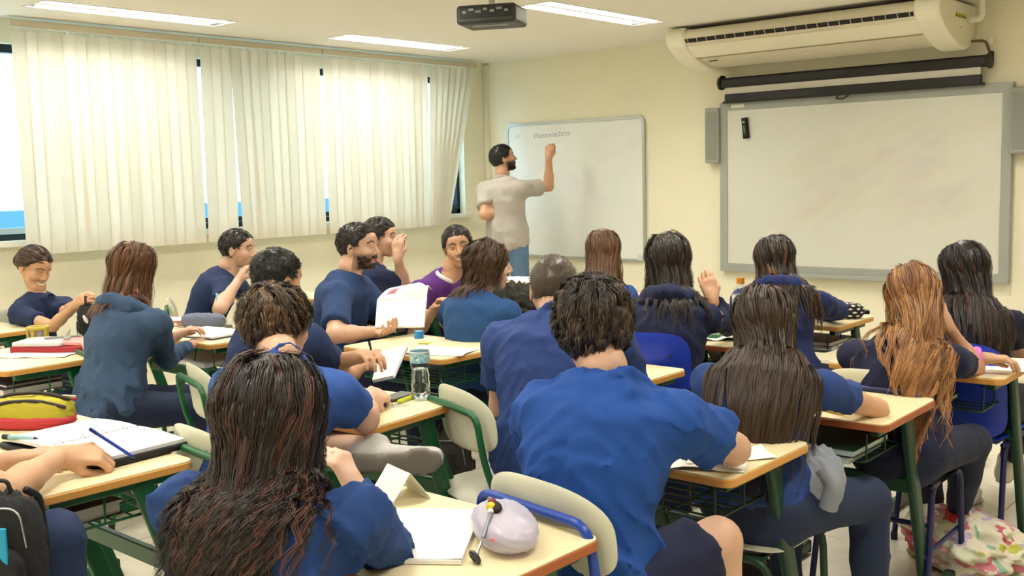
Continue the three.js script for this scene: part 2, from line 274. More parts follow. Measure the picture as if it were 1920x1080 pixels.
// ceiling air conditioner: side profile swept along x
{
  const ac = thing('air_conditioner', 'long cream under-ceiling air conditioner above the boards', 'air conditioner', [3.38, CH, 0.03]);
  const cream = mat(hex('#ece6cf'), 0.4), body = mat(hex('#d9d0b8'), 0.45), dark = mat(hex('#15120e'), 0.7), L = 1.86;
  const prof = (k) => { const s = new THREE.Shape(); s.moveTo(0.0, -0.03); s.lineTo(0.62, -0.03); s.bezierCurveTo(0.66, -0.05, 0.655, -0.10, 0.62, -0.135); s.bezierCurveTo(0.50, -0.22, 0.32, -0.275 - k, 0.18, -0.275 - k); s.bezierCurveTo(0.08, -0.275 - k, 0.03, -0.24, 0.0, -0.19); s.closePath(); return s; };
  const g = new THREE.ExtrudeGeometry(prof(-0.006), { depth: L - 0.16, bevelEnabled: false, curveSegments: 14 }); g.rotateY(-Math.PI / 2); g.translate((L - 0.16) / 2, 0, 0);
  part(ac, 'casing', g, body);
  for (const s of [-1, 1]) {
    const e = new THREE.ExtrudeGeometry(prof(0.012), { depth: 0.10, bevelEnabled: true, bevelSize: 0.018, bevelThickness: 0.03, bevelSegments: 5, curveSegments: 14 }); e.rotateY(-Math.PI / 2); e.translate(0.05, 0, 0);
    const c = part(ac, 'end_cover', e, cream, [s * (L / 2 - 0.04), 0, 0]);
    if (s > 0) {
      for (let k = 0; k < 4; k++) part(c, 'feature_mark', merge([cyl(0.016, 0.016, 0.004, 0, 0, 0, 16).rotateZ(Math.PI / 2), box(0.004, 0.012, 0.03, 0, -0.006, 0.004)]), mat(hex('#cfd24a'), 0.6), [0.083, -0.105, 0.36 - k * 0.05]);
      part(c, 'screw', cyl(0.006, 0.006, 0.004, 0, 0, 0, 10).rotateZ(Math.PI / 2), mat(hex('#9aa79a'), 0.4), [0.083, -0.175, 0.28]);
    }
  }
  // outlet slot, vane and panel seam on the sloping front
  const slope = (z, y) => [0, y, z];
  part(ac, 'outlet_slot', box(L - 0.19, 0.012, 0.03), dark, slope(0.635, -0.108), [-0.9, 0, 0]);
  for (let k = 0; k < 22; k++) part(ac, 'outlet_fin', box(0.004, 0.014, 0.034), body, [-L / 2 + 0.14 + k * 0.075, -0.1085, 0.636], [-0.9, 0, 0]);
  part(ac, 'vane', rbox(L - 0.2, 0.012, 0.13, 0.004), cream, slope(0.555, -0.178), [-0.56, 0, 0]);
  part(ac, 'panel_seam', box(L - 0.2, 0.004, 0.006), mat(hex('#a89c7c'), 0.7), slope(0.475, -0.221), [-0.5, 0, 0]);
  part(ac, 'badge', rbox(0.07, 0.004, 0.012, 0.002), dark, [-L / 2 + 0.22, -0.243, 0.425], [-0.35, 0, 0]);
  part(ac, 'indicator', rbox(0.05, 0.004, 0.01, 0.002), M.white, [0.0, -0.252, 0.40], [-0.35, 0, 0]);
  for (const s of [-0.6, 0.6]) part(ac, 'hanger_bracket', box(0.05, 0.04, 0.3, s, -0.015, 0.3), mat(hex('#7d7763'), 0.6));
  const pipe = thing('drain_pipe', 'cream drain pipe running from air conditioner end into wall', 'pipe', [4.42, CH + 0.05, 0.03]);
  part(pipe, 'duct', tube([[0.02, -0.02, 0.16], [0.02, -0.17, 0.16], [-0.05, -0.17, 0.16]], 0.022, 0.04, 12), cream);
  part(pipe, 'hose', tube([[-0.06, -0.30, 0.10], [0.02, -0.30, 0.07], [0.03, -0.36, 0.03]], 0.009, 0.03, 8), mat(hex('#6b4a33'), 0.6));
  part(pipe, 'clip', rbox(0.016, 0.04, 0.03, 0.005), M.white, [0.04, -0.30, 0.03]);
}
// ceiling projector
{
  const p = thing('projector', 'dark grey projector hanging from the ceiling', 'projector', [2.62, 2.37, 2.78], 0.45);
  const body = mat(hex('#3a3c3a'), 0.45), dark = mat(hex('#191a1a'), 0.5), port = mat(hex('#8d918f'), 0.4);
  part(p, 'body', rbox(0.34, 0.105, 0.27, 0.022, 0, 0, 0, 4), body);
  part(p, 'rear_panel', rbox(0.30, 0.06, 0.006, 0.003), dark, [0, 0.008, 0.134]);
  for (let k = 0; k < 7; k++) part(p, 'socket', rbox(0.022 + (k % 3) * 0.006, 0.014, 0.006, 0.002), port, [-0.12 + k * 0.04, 0.012 + (k % 2) * 0.012, 0.138]);
  part(p, 'underside_vent', rbox(0.2, 0.004, 0.05, 0.002), port, [0.0, -0.053, 0.05]);
  part(p, 'lens', cyl(0.035, 0.038, 0.05, 0, 0, 0, 24).rotateX(Math.PI / 2), dark, [0.08, 0, -0.14]);
  part(p, 'ceiling_mount', merge([cyl(0.018, 0.018, 0.12, 0, 0.09, 0), cyl(0.05, 0.05, 0.01, 0, 0.145, 0), box(0.2, 0.006, 0.16, 0, 0.055, 0)]), mat(hex('#d9d7d0'), 0.5));
}

// ------------------------------------------------------------------ school desks and chairs
M.laminate = phys(0xffffff, 0.38, { map: noiseTex(256, 41, [[2, 0.6], [8, 1], [26, 0.8]], [232, 216, 170], [240, 226, 184]) });
M.edgeTan = mat(hex('#d39a4d'), 0.5); M.edgeBrown = mat(hex('#a55a2c'), 0.5);
M.green = mat(hex('#0b5a33'), 0.35); M.greenDark = mat(hex('#123b26'), 0.4); M.blueTube = mat(hex('#1440a0'), 0.32); M.navyTube = mat(hex('#14184e'), 0.4); M.black = mat(hex('#121212'), 0.6);
M.cream = mat(hex('#dcdcc4'), 0.42); M.bluePlastic = mat(hex('#1238b8'), 0.4); M.chrome = mat(hex('#b8bcc0'), 0.25, { metalness: 0.9 });

const DW = 0.64, DD = 0.445, DH = 0.74;
const deskTop = slab(DW - 0.006, DD - 0.006, 0.004, 0.028, 0.0008), deskCore = slab(DW, DD, 0.021, 0.03, 0.003).translate(0, -0.0025, 0);
{ const uv = deskTop.attributes.uv, p = deskTop.attributes.position; for (let i = 0; i < uv.count; i++) uv.setXY(i, p.getX(i) * 1.6, p.getZ(i) * 1.6); }
// the user sits on the +z side; the legs lean away from the user towards the floor
const deskLeg = (() => { const g = new RoundedBoxGeometry(0.030, 0.72, 0.058, 2, 0.012); const a = Math.atan2(0.22, 0.66); g.rotateX(a); return g.translate(0, 0.365, -0.20); })();
const deskFoot = merge([rbox(0.034, 0.045, 0.50, 0.012, 0, 0.030, -0.31)]);
const footTip = rbox(0.036, 0.05, 0.02, 0.006);
const deskRail = merge([rbox(0.03, 0.028, 0.36, 0.006, 0, 0.70, -0.02)]);
const deskBeam = merge([rbox(0.54, 0.026, 0.02, 0.005, 0, 0.70, -0.19), rbox(0.54, 0.05, 0.024, 0.006, 0, 0.46, -0.155)]);
const wire = (pts) => tube(pts, 0.0032, 0.015, 6);
const basketGeo = (() => {
  const l = [], y = 0.605, x = 0.235, z0 = -0.17, z1 = 0.17;
  l.push(tube([[-x, y, z1], [x, y, z1], [x, y, z0], [-x, y, z0]], 0.004, 0.03, 6, true));
  for (let k = 0; k < 6; k++) { const zz = z0 + 0.04 + k * 0.052; l.push(wire([[-x, y, zz], [x, y, zz]])); }
  for (const s of [-1, 1]) { for (const zz of [z1 - 0.02, 0.0, z0 + 0.02]) l.push(wire([[s * x, y, zz], [s * x, y + 0.085, zz]])); l.push(wire([[s * 0.1, y, z0], [s * 0.1, y, z1]])); }
  l.push(wire([[-0.09, y, z1], [-0.09, y + 0.085, z1 - 0.02]])); l.push(wire([[0.09, y, z1], [0.09, y + 0.085, z1 - 0.02]]));
  return merge(l);
})();
const screwGeo = cyl(0.006, 0.006, 0.004, 0, 0, 0, 10).rotateZ(Math.PI / 2);
function makeDesk(label, x, z, turn, frame, edge) {
  const d = thing('school_desk', label, 'desk', [x, 0, z], turn, 'school desks');
  part(d, 'tabletop', deskCore, edge, [0, DH, 0]);
  part(d, 'laminate_surface', deskTop, M.laminate, [0, DH + 0.0012, 0]);
  for (const s of [-1, 1]) {
    part(d, 'leg', deskLeg, frame, [s * 0.268, 0, 0]);
    const f = part(d, 'foot', deskFoot, frame, [s * 0.268, 0, 0]);
    for (const zz of [-0.555, -0.065]) part(f, 'foot_cap', footTip, M.black, [0, 0.03, zz]);
    part(d, 'side_rail', deskRail, frame, [s * 0.262, 0, 0]);
    part(d, 'screw', screwGeo, M.chrome, [s * 0.279, 0.70, -0.10]);
  }
  part(d, 'crossbeam', deskBeam, frame);
  part(d, 'wire_basket', basketGeo, frame);
  return d;
}
// x, z of the centre of the top, taken from the photograph's desks
const DESK = {};
const desk = (k, label, x, z, turn = 0, frame = M.green, edge = M.edgeTan) => { DESK[k] = makeDesk(label, x, z, turn, frame, edge); };
desk('D1', 'desk with blank white papers and a lilac pencil pouch', 5.05, 5.755, 0, M.green, M.edgeBrown);
desk('D12', 'desk in front of the bright blue shirted boy', 5.06, 4.81, 0, M.greenDark, M.edgeTan);
desk('D13', 'desk of the girl with very long brown hair', 5.145, 4.08, 0.02, M.greenDark, M.edgeBrown);
desk('D14', 'desk of the blonde girl leaning on her hand', 5.215, 3.215, 0.02, M.greenDark, M.edgeTan);
desk('D15', 'desk in front of the dark-haired girl at the right edge', 5.25, 2.32, 0, M.greenDark, M.edgeTan);
desk('D7', 'desk with the water bottle, phone and highlighter', 3.925, 5.01, 0.10);
desk('D3', 'desk with the open ring binder and yellow pencil case', 3.82, 5.93, 0);
desk('D3b', 'empty desk pushed against the ring binder desk', 3.165, 5.86, 0.03);
desk('D2', 'desk with the red pencil case and yellow holder', 1.975, 5.215, 0);
desk('D8', 'desk holding a sheet of paper behind the water bottle', 3.29, 4.02, 0);
desk('DC', 'desk with the grey pencil case near the auburn-haired girl', 2.10, 4.34, 0);
desk('DC2', 'desk with the red textbook joined to the auburn girl\'s desk', 1.445, 4.31, 0);
desk('DB', 'desk at the left edge beyond the bun-haired girl', 0.80, 4.98, 0);
desk('DD', 'desk of the boy resting his chin on his fist', 1.02, 3.08, 0);
desk('DG', 'desk between the bearded boy and the boy in purple', 2.09, 3.16, 0);
desk('DT', 'desk with papers beside the teacher', 1.86, 1.62, 0);
desk('DK', 'desk in front of the cropped-haired boy', 4.22, 4.08, 0);
desk('DM', 'desk with white paper and books below, near the raised hand', 4.10, 3.12, 0, M.greenDark, M.edgeBrown);
desk('DN', 'desk with the polka dot pencil case', 4.24, 2.34, 0, M.greenDark, M.edgeTan);
desk('DJ', 'desk in front of the long-haired boy in profile', 3.30, 3.10, 0);

const backShell = shell(0.40, 0.185, 0.011, (x, y) => 0.035 * (x / 0.2) ** 2 * -1 + y * 0.12, 3.2, 0.018);
const seatShell = shell(0.395, 0.39, 0.012, (x, y) => 0.012 * (x / 0.2) ** 2 + (y < -0.12 ? -((y + 0.12) ** 2) * 1.6 : 0) + 0.004 * Math.cos(y * 12), 4, 0).rotateX(-Math.PI / 2);
const R_T = 0.011;
const chairFrame = {
  back: tube([[-0.175, 0.425, -0.16], [-0.175, 0.43, 0.13], [-0.18, 0.60, 0.19], [-0.178, 0.750, 0.212], [0.178, 0.750, 0.212], [0.18, 0.60, 0.19], [0.175, 0.43, 0.13], [0.175, 0.425, -0.16]], R_T, 0.05),
  leg: [tube([[0, 0.428, 0.14], [0, 0.428, -0.175], [0.01, 0.0, -0.19]], R_T, 0.06), tube([[0, 0.428, -0.10], [0, 0.428, 0.12], [0.012, 0.0, 0.20]], R_T, 0.05)],
  bars: [tube([[-0.175, 0.418, -0.13], [0.175, 0.418, -0.13]], 0.009), tube([[-0.18, 0.30, 0.155], [0.18, 0.30, 0.155]], 0.009), tube([[-0.18, 0.20, -0.185], [-0.183, 0.20, 0.18]], 0.008), tube([[0.18, 0.20, -0.185], [0.183, 0.20, 0.18]], 0.008)],
};
const legTip = cyl(0.0135, 0.0135, 0.03, 0, 0.015, 0, 12), rivet = cyl(0.006, 0.006, 0.004, 0, 0, 0, 10).rotateX(Math.PI / 2);
// the sitter faces -z; the backrest is on the +z side
function chair(label, x, z, turn = 0, frame = M.green, shellMat = M.cream, dy = 0) {
  const c = thing('school_chair', label, 'chair', [x, 0, z], turn, 'school chairs'); c.scale.y = 1 + dy;
  part(c, 'back_frame', chairFrame.back, frame);
  for (const s of [-1, 1]) {
    for (const [g, tz] of [[chairFrame.leg[0], -0.19], [chairFrame.leg[1], 0.20]]) { const l = part(c, 'leg', g, frame, [s * 0.186, 0, 0], s < 0 ? [0, 0, 0] : [0, 0, 0]); if (s < 0) l.scale.x = -1; part(l, 'leg_tip', legTip, M.black, [0.011, 0, tz]); }
  }
  for (const g of chairFrame.bars) part(c, 'stretcher', g, frame);
  const b = part(c, 'backrest', backShell, shellMat, [0, 0.702, 0.188]);
  for (const s of [-0.12, 0.12]) part(b, 'rivet', rivet, M.chrome, [s, 0.045, 0.02]);
  part(c, 'seat', seatShell, shellMat, [0, 0.445, -0.005]);
  return c;
}
// blue one-piece plastic shell chairs
const blueBack = shell(0.42, 0.36, 0.01, (x, y) => -0.03 * (x / 0.2) ** 2 + y * 0.16 + 0.01 * Math.cos(y * 9), 5, 0.01);
function blueChair(label, x, z, turn = 0) {
  const c = thing('school_chair', label, 'chair', [x, 0, z], turn, 'school chairs');
  const b = part(c, 'backrest', blueBack, M.bluePlastic, [0, 0.635, 0.215]);
  for (const [hx, hy] of [[-0.13, 0.10], [0.13, 0.10], [-0.13, 0.03], [0.13, 0.03]]) part(b, 'bolt', rivet, M.navyTube, [hx, hy, hy * 0.16 + 0.006]);
  part(c, 'seat', seatShell, M.bluePlastic, [0, 0.445, -0.005]);
  part(c, 'back_frame', tube([[-0.15, 0.43, -0.1], [-0.15, 0.43, 0.14], [-0.15, 0.60, 0.20]], R_T, 0.05), M.navyTube); part(c, 'back_frame', tube([[0.15, 0.43, -0.1], [0.15, 0.43, 0.14], [0.15, 0.60, 0.20]], R_T, 0.05), M.navyTube);
  for (const s of [-1, 1]) for (const [g, tz] of [[chairFrame.leg[0], -0.19], [chairFrame.leg[1], 0.20]]) { const l = part(c, 'leg', g, M.navyTube, [s * 0.186, 0, 0]); if (s < 0) l.scale.x = -1; part(l, 'leg_tip', legTip, M.black, [0.011, 0, tz]); }
  return c;
}
chair('chair with a blue tube frame behind the bright blue shirted boy', 5.205, 5.325, -0.14, M.blueTube, M.cream, 0.02);
chair('cream chair with green frame behind the auburn-haired girl', 2.26, 4.85, -0.20);
chair('cream chair beside the ring binder desk', 4.08, 5.47, -0.10);
chair('cream chair with green frame beside the cropped-haired boy', 4.345, 4.665, -0.34);
chair('cream chair with green frame behind the long-haired boy in profile', 3.42, 3.60, -0.04);
chair('cream-seated chair under the girl with very long brown hair', 5.14, 4.55, -1.52, M.greenDark);
chair('cream chair with navy legs under the blonde girl', 5.235, 3.66, 0.02, M.navyTube);
chair('cream chair behind the bun-haired girl', 0.80, 4.62, -1.05, M.greenDark);
chair('cream chair behind the boy resting his chin on his fist', 1.14, 3.78, -0.55);
chair('cream chair under the girl nearest the camera', 5.05, 6.26, -0.1, M.blueTube);
chair('cream chair under the boy at the left edge', 3.95, 6.53, -0.06);
chair('cream chair under the boy writing with a marked forearm', 3.22, 4.92, -0.3);
chair('cream chair under the bearded boy with the open book', 2.53, 3.88, -0.95);
chair('cream chair behind the boy with his hand at his face', 1.76, 3.17, -0.8);
chair('cream chair under the boy in purple', 2.19, 2.76, -2.2);
chair('cream chair under the far girl with light brown hair', 3.36, 2.95, 0);
chair('cream chair under the girl in the blue hooded top', 4.38, 2.96, 0);
blueChair('blue plastic chair under the girl raising her hand', 4.20, 3.68, 0.55).scale.y = 1.05;
blueChair('blue plastic chair under the dark-haired girl at the right edge', 5.27, 2.98, 0);

// ------------------------------------------------------------------ people: smooth distance fields meshed with surface nets
const A3 = (v) => (Array.isArray(v) ? v : [v.x, v.y, v.z]);
const add3 = (a, b, k = 1) => [a[0] + b[0] * k, a[1] + b[1] * k, a[2] + b[2] * k];
const sub3 = (a, b) => [a[0] - b[0], a[1] - b[1], a[2] - b[2]];
const dot3 = (a, b) => a[0] * b[0] + a[1] * b[1] + a[2] * b[2];
const cross3 = (a, b) => [a[1] * b[2] - a[2] * b[1], a[2] * b[0] - a[0] * b[2], a[0] * b[1] - a[1] * b[0]];
const len3 = (a) => Math.hypot(a[0], a[1], a[2]);
const nrm3 = (a) => { const l = len3(a) || 1; return [a[0] / l, a[1] / l, a[2] / l]; };
const mix3 = (a, b, t) => [a[0] + (b[0] - a[0]) * t, a[1] + (b[1] - a[1]) * t, a[2] + (b[2] - a[2]) * t];
const lerp = (a, b, t) => a + (b - a) * t, clamp = (x, a = 0, b = 1) => Math.min(b, Math.max(a, x)), smooth = (a, b, x) => { const t = clamp((x - a) / (b - a)); return t * t * (3 - 2 * t); };

// primitives: { d(x, y, z), lo, hi }
function capsule(a, b, ra, rb) {
  const [ax, ay, az] = a, ux = b[0] - ax, uy = b[1] - ay, uz = b[2] - az, L = ux * ux + uy * uy + uz * uz || 1e-9, m = Math.max(ra, rb);
  return { lo: [0, 1, 2].map((i) => Math.min(a[i], b[i]) - m), hi: [0, 1, 2].map((i) => Math.max(a[i], b[i]) + m), d(x, y, z) { const px = x - ax, py = y - ay, pz = z - az; let t = (px * ux + py * uy + pz * uz) / L; t = t < 0 ? 0 : t > 1 ? 1 : t; const dx = px - ux * t, dy = py - uy * t, dz = pz - uz * t; return Math.sqrt(dx * dx + dy * dy + dz * dz) - (ra + (rb - ra) * t); } };
}
function ellipsoid(c, r, ax = [[1, 0, 0], [0, 1, 0], [0, 0, 1]]) {
  const m = Math.max(...r), [X, Y, Z] = ax, [rx, ry, rz] = r;
  return { lo: c.map((v) => v - m), hi: c.map((v) => v + m), d(x, y, z) { const px = x - c[0], py = y - c[1], pz = z - c[2]; const u = (px * X[0] + py * X[1] + pz * X[2]) / rx, v = (px * Y[0] + py * Y[1] + pz * Y[2]) / ry, w = (px * Z[0] + py * Z[1] + pz * Z[2]) / rz; const k0 = Math.sqrt(u * u + v * v + w * w), k1 = Math.sqrt((u / rx) ** 2 + (v / ry) ** 2 + (w / rz) ** 2); return k1 < 1e-9 ? -Math.min(rx, ry, rz) : k0 * (k0 - 1) / k1; } };
}
function torus(c, n, R, r, squash = 1) {
  n = nrm3(n);
  return { lo: c.map((v) => v - R - r), hi: c.map((v) => v + R + r), d(x, y, z) { const p = [x - c[0], y - c[1], z - c[2]], h = dot3(p, n), q = Math.sqrt(Math.max(0, dot3(p, p) - h * h)) - R; return Math.hypot(q, h * squash) - r; } };
}
// a body trunk: stations { c, side, fwd, up, a, b } with elliptical sections
function trunk(st) {
  const lo = [9, 9, 9], hi = [-9, -9, -9]; for (const s of st) { const m = Math.max(s.a, s.b); for (let i = 0; i < 3; i++) { lo[i] = Math.min(lo[i], s.c[i] - m); hi[i] = Math.max(hi[i], s.c[i] + m); } }
  return { lo, hi, d(x, y, z) {
    let best = 9;
    for (let i = 0; i + 1 < st.length; i++) {
      const p = st[i], q = st[i + 1], u = p.u, L = p.L; let t = ((x - p.c[0]) * u[0] + (y - p.c[1]) * u[1] + (z - p.c[2]) * u[2]) / L; t = t < 0 ? 0 : t > 1 ? 1 : t;
      const vx = x - p.c[0] - u[0] * t, vy = y - p.c[1] - u[1] * t, vz = z - p.c[2] - u[2] * t, a = p.a + (q.a - p.a) * t, b = p.b + (q.b - p.b) * t;
      const xs = vx * p.side[0] + vy * p.side[1] + vz * p.side[2], zf = vx * p.fwd[0] + vy * p.fwd[1] + vz * p.fwd[2], yu = vx * p.up[0] + vy * p.up[1] + vz * p.up[2], c = Math.min(a, b) * 0.7;
      const k0 = Math.sqrt((xs / a) ** 2 + (zf / b) ** 2 + (yu / c) ** 2), k1 = Math.sqrt((xs / a / a) ** 2 + (zf / b / b) ** 2 + (yu / c / c) ** 2), d = k1 < 1e-9 ? -b : k0 * (k0 - 1) / k1; if (d < best) best = d;
    }
    return best;
  } };
}
class Field {
  constructor(prims, h, pad = 0.03) {
    const lo = [99, 99, 99], hi = [-99, -99, -99];
    for (const p of prims) for (let i = 0; i < 3; i++) { lo[i] = Math.min(lo[i], p.lo[i]); hi[i] = Math.max(hi[i], p.hi[i]); }
    this.h = h; this.lo = lo.map((v) => v - pad); this.n = [0, 1, 2].map((i) => Math.ceil((hi[i] - lo[i] + 2 * pad) / h) + 1);
    this.f = new Float32Array(this.n[0] * this.n[1] * this.n[2]).fill(0.25);
  }
  each(lo, hi, fn) {
    const [nx, ny, nz] = this.n, h = this.h, L = this.lo, a = [0, 1, 2].map((i) => Math.max(0, Math.floor((lo[i] - L[i]) / h))), b = [0, 1, 2].map((i) => Math.min(this.n[i] - 1, Math.ceil((hi[i] - L[i]) / h)));
    for (let k = a[2]; k <= b[2]; k++) for (let j = a[1]; j <= b[1]; j++) { let id = (k * ny + j) * nx + a[0]; for (let i = a[0]; i <= b[0]; i++, id++) fn(id, L[0] + i * h, L[1] + j * h, L[2] + k * h); }
  }
  add(p, k = 0.02) { const f = this.f, m = 0.03 + k; this.each(p.lo.map((v) => v - m), p.hi.map((v) => v + m), (id, x, y, z) => { const d = p.d(x, y, z), o = f[id]; if (k <= 0) { if (d < o) f[id] = d; return; } const e = Math.max(k - Math.abs(o - d), 0) / k; f[id] = Math.min(o, d) - e * e * k * 0.25; }); return this; }
  cut(p, k = 0.006) { const f = this.f; this.each(p.lo.map((v) => v - 0.03), p.hi.map((v) => v + 0.03), (id, x, y, z) => { const d = -p.d(x, y, z), o = f[id], e = Math.max(k - Math.abs(o - d), 0) / k; f[id] = Math.max(o, d) + e * e * k * 0.25; }); return this; }
  plane(pt, n, where) { const f = this.f, N = nrm3(n), run = (id, x, y, z) => { const d = (x - pt[0]) * N[0] + (y - pt[1]) * N[1] + (z - pt[2]) * N[2]; const o = f[id], k = 0.010, e = Math.max(k - Math.abs(o - d), 0) / k; f[id] = Math.max(o, d) + e * e * k * 0.25; }; if (where) this.each(where.lo, where.hi, run); else this.all(run); return this; }
  all(fn) { this.each(this.lo, this.lo.map((v, i) => v + this.n[i] * this.h), fn); return this; }
  warp(fn, near = 0.04) { const f = this.f; return this.all((id, x, y, z) => { if (Math.abs(f[id]) < near) f[id] += fn(x, y, z, f[id]); }); }
  mesh(relax = 1) {
    const [nx, ny, nz] = this.n, f = this.f, h = this.h, L = this.lo, at = new Int32Array(f.length).fill(-1), pos = [], idx = [], sx = 1, sy = nx, sz = nx * ny;
    const off = [0, sx, sy, sx + sy, sz, sx + sz, sy + sz, sx + sy + sz], ed = [[0, 1], [2, 3], [4, 5], [6, 7], [0, 2], [1, 3], [4, 6], [5, 7], [0, 4], [1, 5], [2, 6], [3, 7]];
    for (let k = 0; k < nz - 1; k++) for (let j = 0; j < ny - 1; j++) for (let i = 0; i < nx - 1; i++) {
      const c = (k * ny + j) * nx + i; let m = 0; for (let q = 0; q < 8; q++) if (f[c + off[q]] < 0) m |= 1 << q;
      if (m === 0 || m === 255) continue;
      let x = 0, y = 0, z = 0, n = 0;
      for (const [p, q] of ed) { if (((m >> p) & 1) === ((m >> q) & 1)) continue; const a = f[c + off[p]], b = f[c + off[q]], t = a / (a - b); x += (p & 1) + ((q & 1) - (p & 1)) * t; y += ((p >> 1) & 1) + (((q >> 1) & 1) - ((p >> 1) & 1)) * t; z += (p >> 2) + ((q >> 2) - (p >> 2)) * t; n++; }
      at[c] = pos.length / 3; pos.push(L[0] + (i + x / n) * h, L[1] + (j + y / n) * h, L[2] + (k + z / n) * h);
    }
    for (let k = 1; k < nz - 1; k++) for (let j = 1; j < ny - 1; j++) for (let i = 1; i < nx - 1; i++) {
      const c = (k * ny + j) * nx + i, s = f[c] < 0;
      const quad = (a, b, d, e, flip) => { if (a < 0 || b < 0 || d < 0 || e < 0) return; flip ? idx.push(a, d, b, a, e, d) : idx.push(a, b, d, a, d, e); };
      if (s !== f[c + sx] < 0) quad(at[c - sy - sz], at[c - sz], at[c], at[c - sy], !s);
      if (s !== f[c + sy] < 0) quad(at[c - sx - sz], at[c - sx], at[c], at[c - sz], !s);
      if (s !== f[c + sz] < 0) quad(at[c - sx - sy], at[c - sy], at[c], at[c - sx], !s);
    }
    for (let it = 0; it < relax; it++) {   // even out the grid's steps
      const nv = pos.length / 3, sum = new Float32Array(pos.length), cnt = new Uint16Array(nv);
      const link = (a, b) => { sum[a * 3] += pos[b * 3]; sum[a * 3 + 1] += pos[b * 3 + 1]; sum[a * 3 + 2] += pos[b * 3 + 2]; cnt[a]++; };
      for (let i = 0; i < idx.length; i += 3) { const a = idx[i], b = idx[i + 1], c = idx[i + 2]; link(a, b); link(b, c); link(c, a); }
      for (let v = 0; v < nv; v++) if (cnt[v]) for (let q = 0; q < 3; q++) pos[v * 3 + q] += 0.5 * (sum[v * 3 + q] / cnt[v] - pos[v * 3 + q]);
    }
    const g = new THREE.BufferGeometry(); g.setAttribute('position', new THREE.Float32BufferAttribute(pos, 3)); g.setIndex(idx); g.computeVertexNormals(); return g;
  }
}
function paint(g, fn) { const p = g.attributes.position, c = new Float32Array(p.count * 3); for (let i = 0; i < p.count; i++) { const k = fn(p.getX(i), p.getY(i), p.getZ(i), i); c[i * 3] = k[0]; c[i * 3 + 1] = k[1]; c[i * 3 + 2] = k[2]; } g.setAttribute('color', new THREE.BufferAttribute(c, 3)); return g; }
function joinIndexed(list) { const out = mergeGeometries(list.map((g) => { for (const k of Object.keys(g.attributes)) if (!['position', 'normal', 'color'].includes(k)) g.deleteAttribute(k); return g; })); return out; }

// fold pattern of cloth, about -1..1, stretched along d
function folds(x, y, z, fx, fy, fz, seed) { const w = 0.5 * noise3(x * 4 + seed, y * 4, z * 4), a = noise3(x * fx + seed + w, y * fy - seed, z * fz + seed * 2 + w), b = noise3(x * fx * 0.6 - seed, y * fy * 1.2 + 7, z * fz * 0.6), r1 = (1 - Math.abs(a)) ** 6, r2 = (1 - Math.abs(b)) ** 8; return 0.9 - 1.5 * r1 - 1.2 * r2 + 0.3 * noise3(x * 5, y * 4 + seed, z * 5); }

const yawDirs = (deg) => { const t = deg * Math.PI / 180; return { F: [Math.sin(t), 0, -Math.cos(t)], R: [Math.cos(t), 0, Math.sin(t)] }; };
function headFrame(P) {
  const { F, R } = yawDirs(P.hy), p = P.hp * Math.PI / 180, r = (P.hr ?? 0) * Math.PI / 180;
  let f = [F[0] * Math.cos(p), -Math.sin(p), F[2] * Math.cos(p)], u = nrm3([F[0] * Math.sin(p), Math.cos(p), F[2] * Math.sin(p)]), s = R;
  const s2 = add3(s.map((v) => v * Math.cos(r)), u, -Math.sin(r)), u2 = add3(u.map((v) => v * Math.cos(r)), s, Math.sin(r));
  return { c: P.hd, X: s2, Y: u2, Z: f };
}
const toWorld = (H, s, p) => [0, 1, 2].map((i) => H.c[i] + s * (H.X[i] * p[0] + H.Y[i] * p[1] + H.Z[i] * p[2]));
const toLocal = (H, s, x, y, z) => { const p = [x - H.c[0], y - H.c[1], z - H.c[2]]; return [dot3(p, H.X) / s, dot3(p, H.Y) / s, dot3(p, H.Z) / s]; };

// stations of the trunk from pelvis to neck
function trunkStations(P, o, grow, drop = 0) {
  const s = P.s, { F, R } = yawDirs(P.ty), male = o.male;
  const T = [-0.16, 0, 0.18, 0.38, 0.58, 0.76, 0.89 - drop * 0.3, 0.97 - drop], a = male ? [0.12, 0.162, 0.155, 0.150, 0.164, 0.168, 0.125, 0.070] : [0.125, 0.168, 0.148, 0.130, 0.144, 0.146, 0.108, 0.060], b = male ? [0.10, 0.118, 0.114, 0.108, 0.118, 0.112, 0.09, 0.066] : [0.10, 0.118, 0.106, 0.098, 0.114, 0.104, 0.082, 0.058];
  const A = P.pv, B = P.nk, mid = add3(mix3(A, B, 0.55), F, -(o.slouch ?? 0.045)), at = (t) => { if (t < 0) return add3(A, nrm3(sub3(mid, A)), t * len3(sub3(B, A))); const p = mix3(A, mid, t), q = mix3(mid, B, t); return mix3(p, q, t); };
  const w = (o.wide ?? 1) * s;
  const st = T.map((t, i) => ({ c: at(t), a: a[i] * w + grow(t), b: b[i] * w * (o.deep ?? 1) + grow(t) }));
  st.forEach((k, i) => { const d = sub3(at(Math.min(1, T[i] + 0.04)), at(T[i] - 0.04)); k.up = nrm3(d); k.side = R; k.fwd = nrm3(cross3(R, k.up)).map((v) => -v); k.fwd = nrm3(cross3(k.up, R)); if (dot3(k.fwd, F) < 0) k.fwd = k.fwd.map((v) => -v); });
  for (let i = 0; i + 1 < st.length; i++) { st[i].u = sub3(st[i + 1].c, st[i].c); st[i].L = dot3(st[i].u, st[i].u) || 1e-9; }
  return st;
}

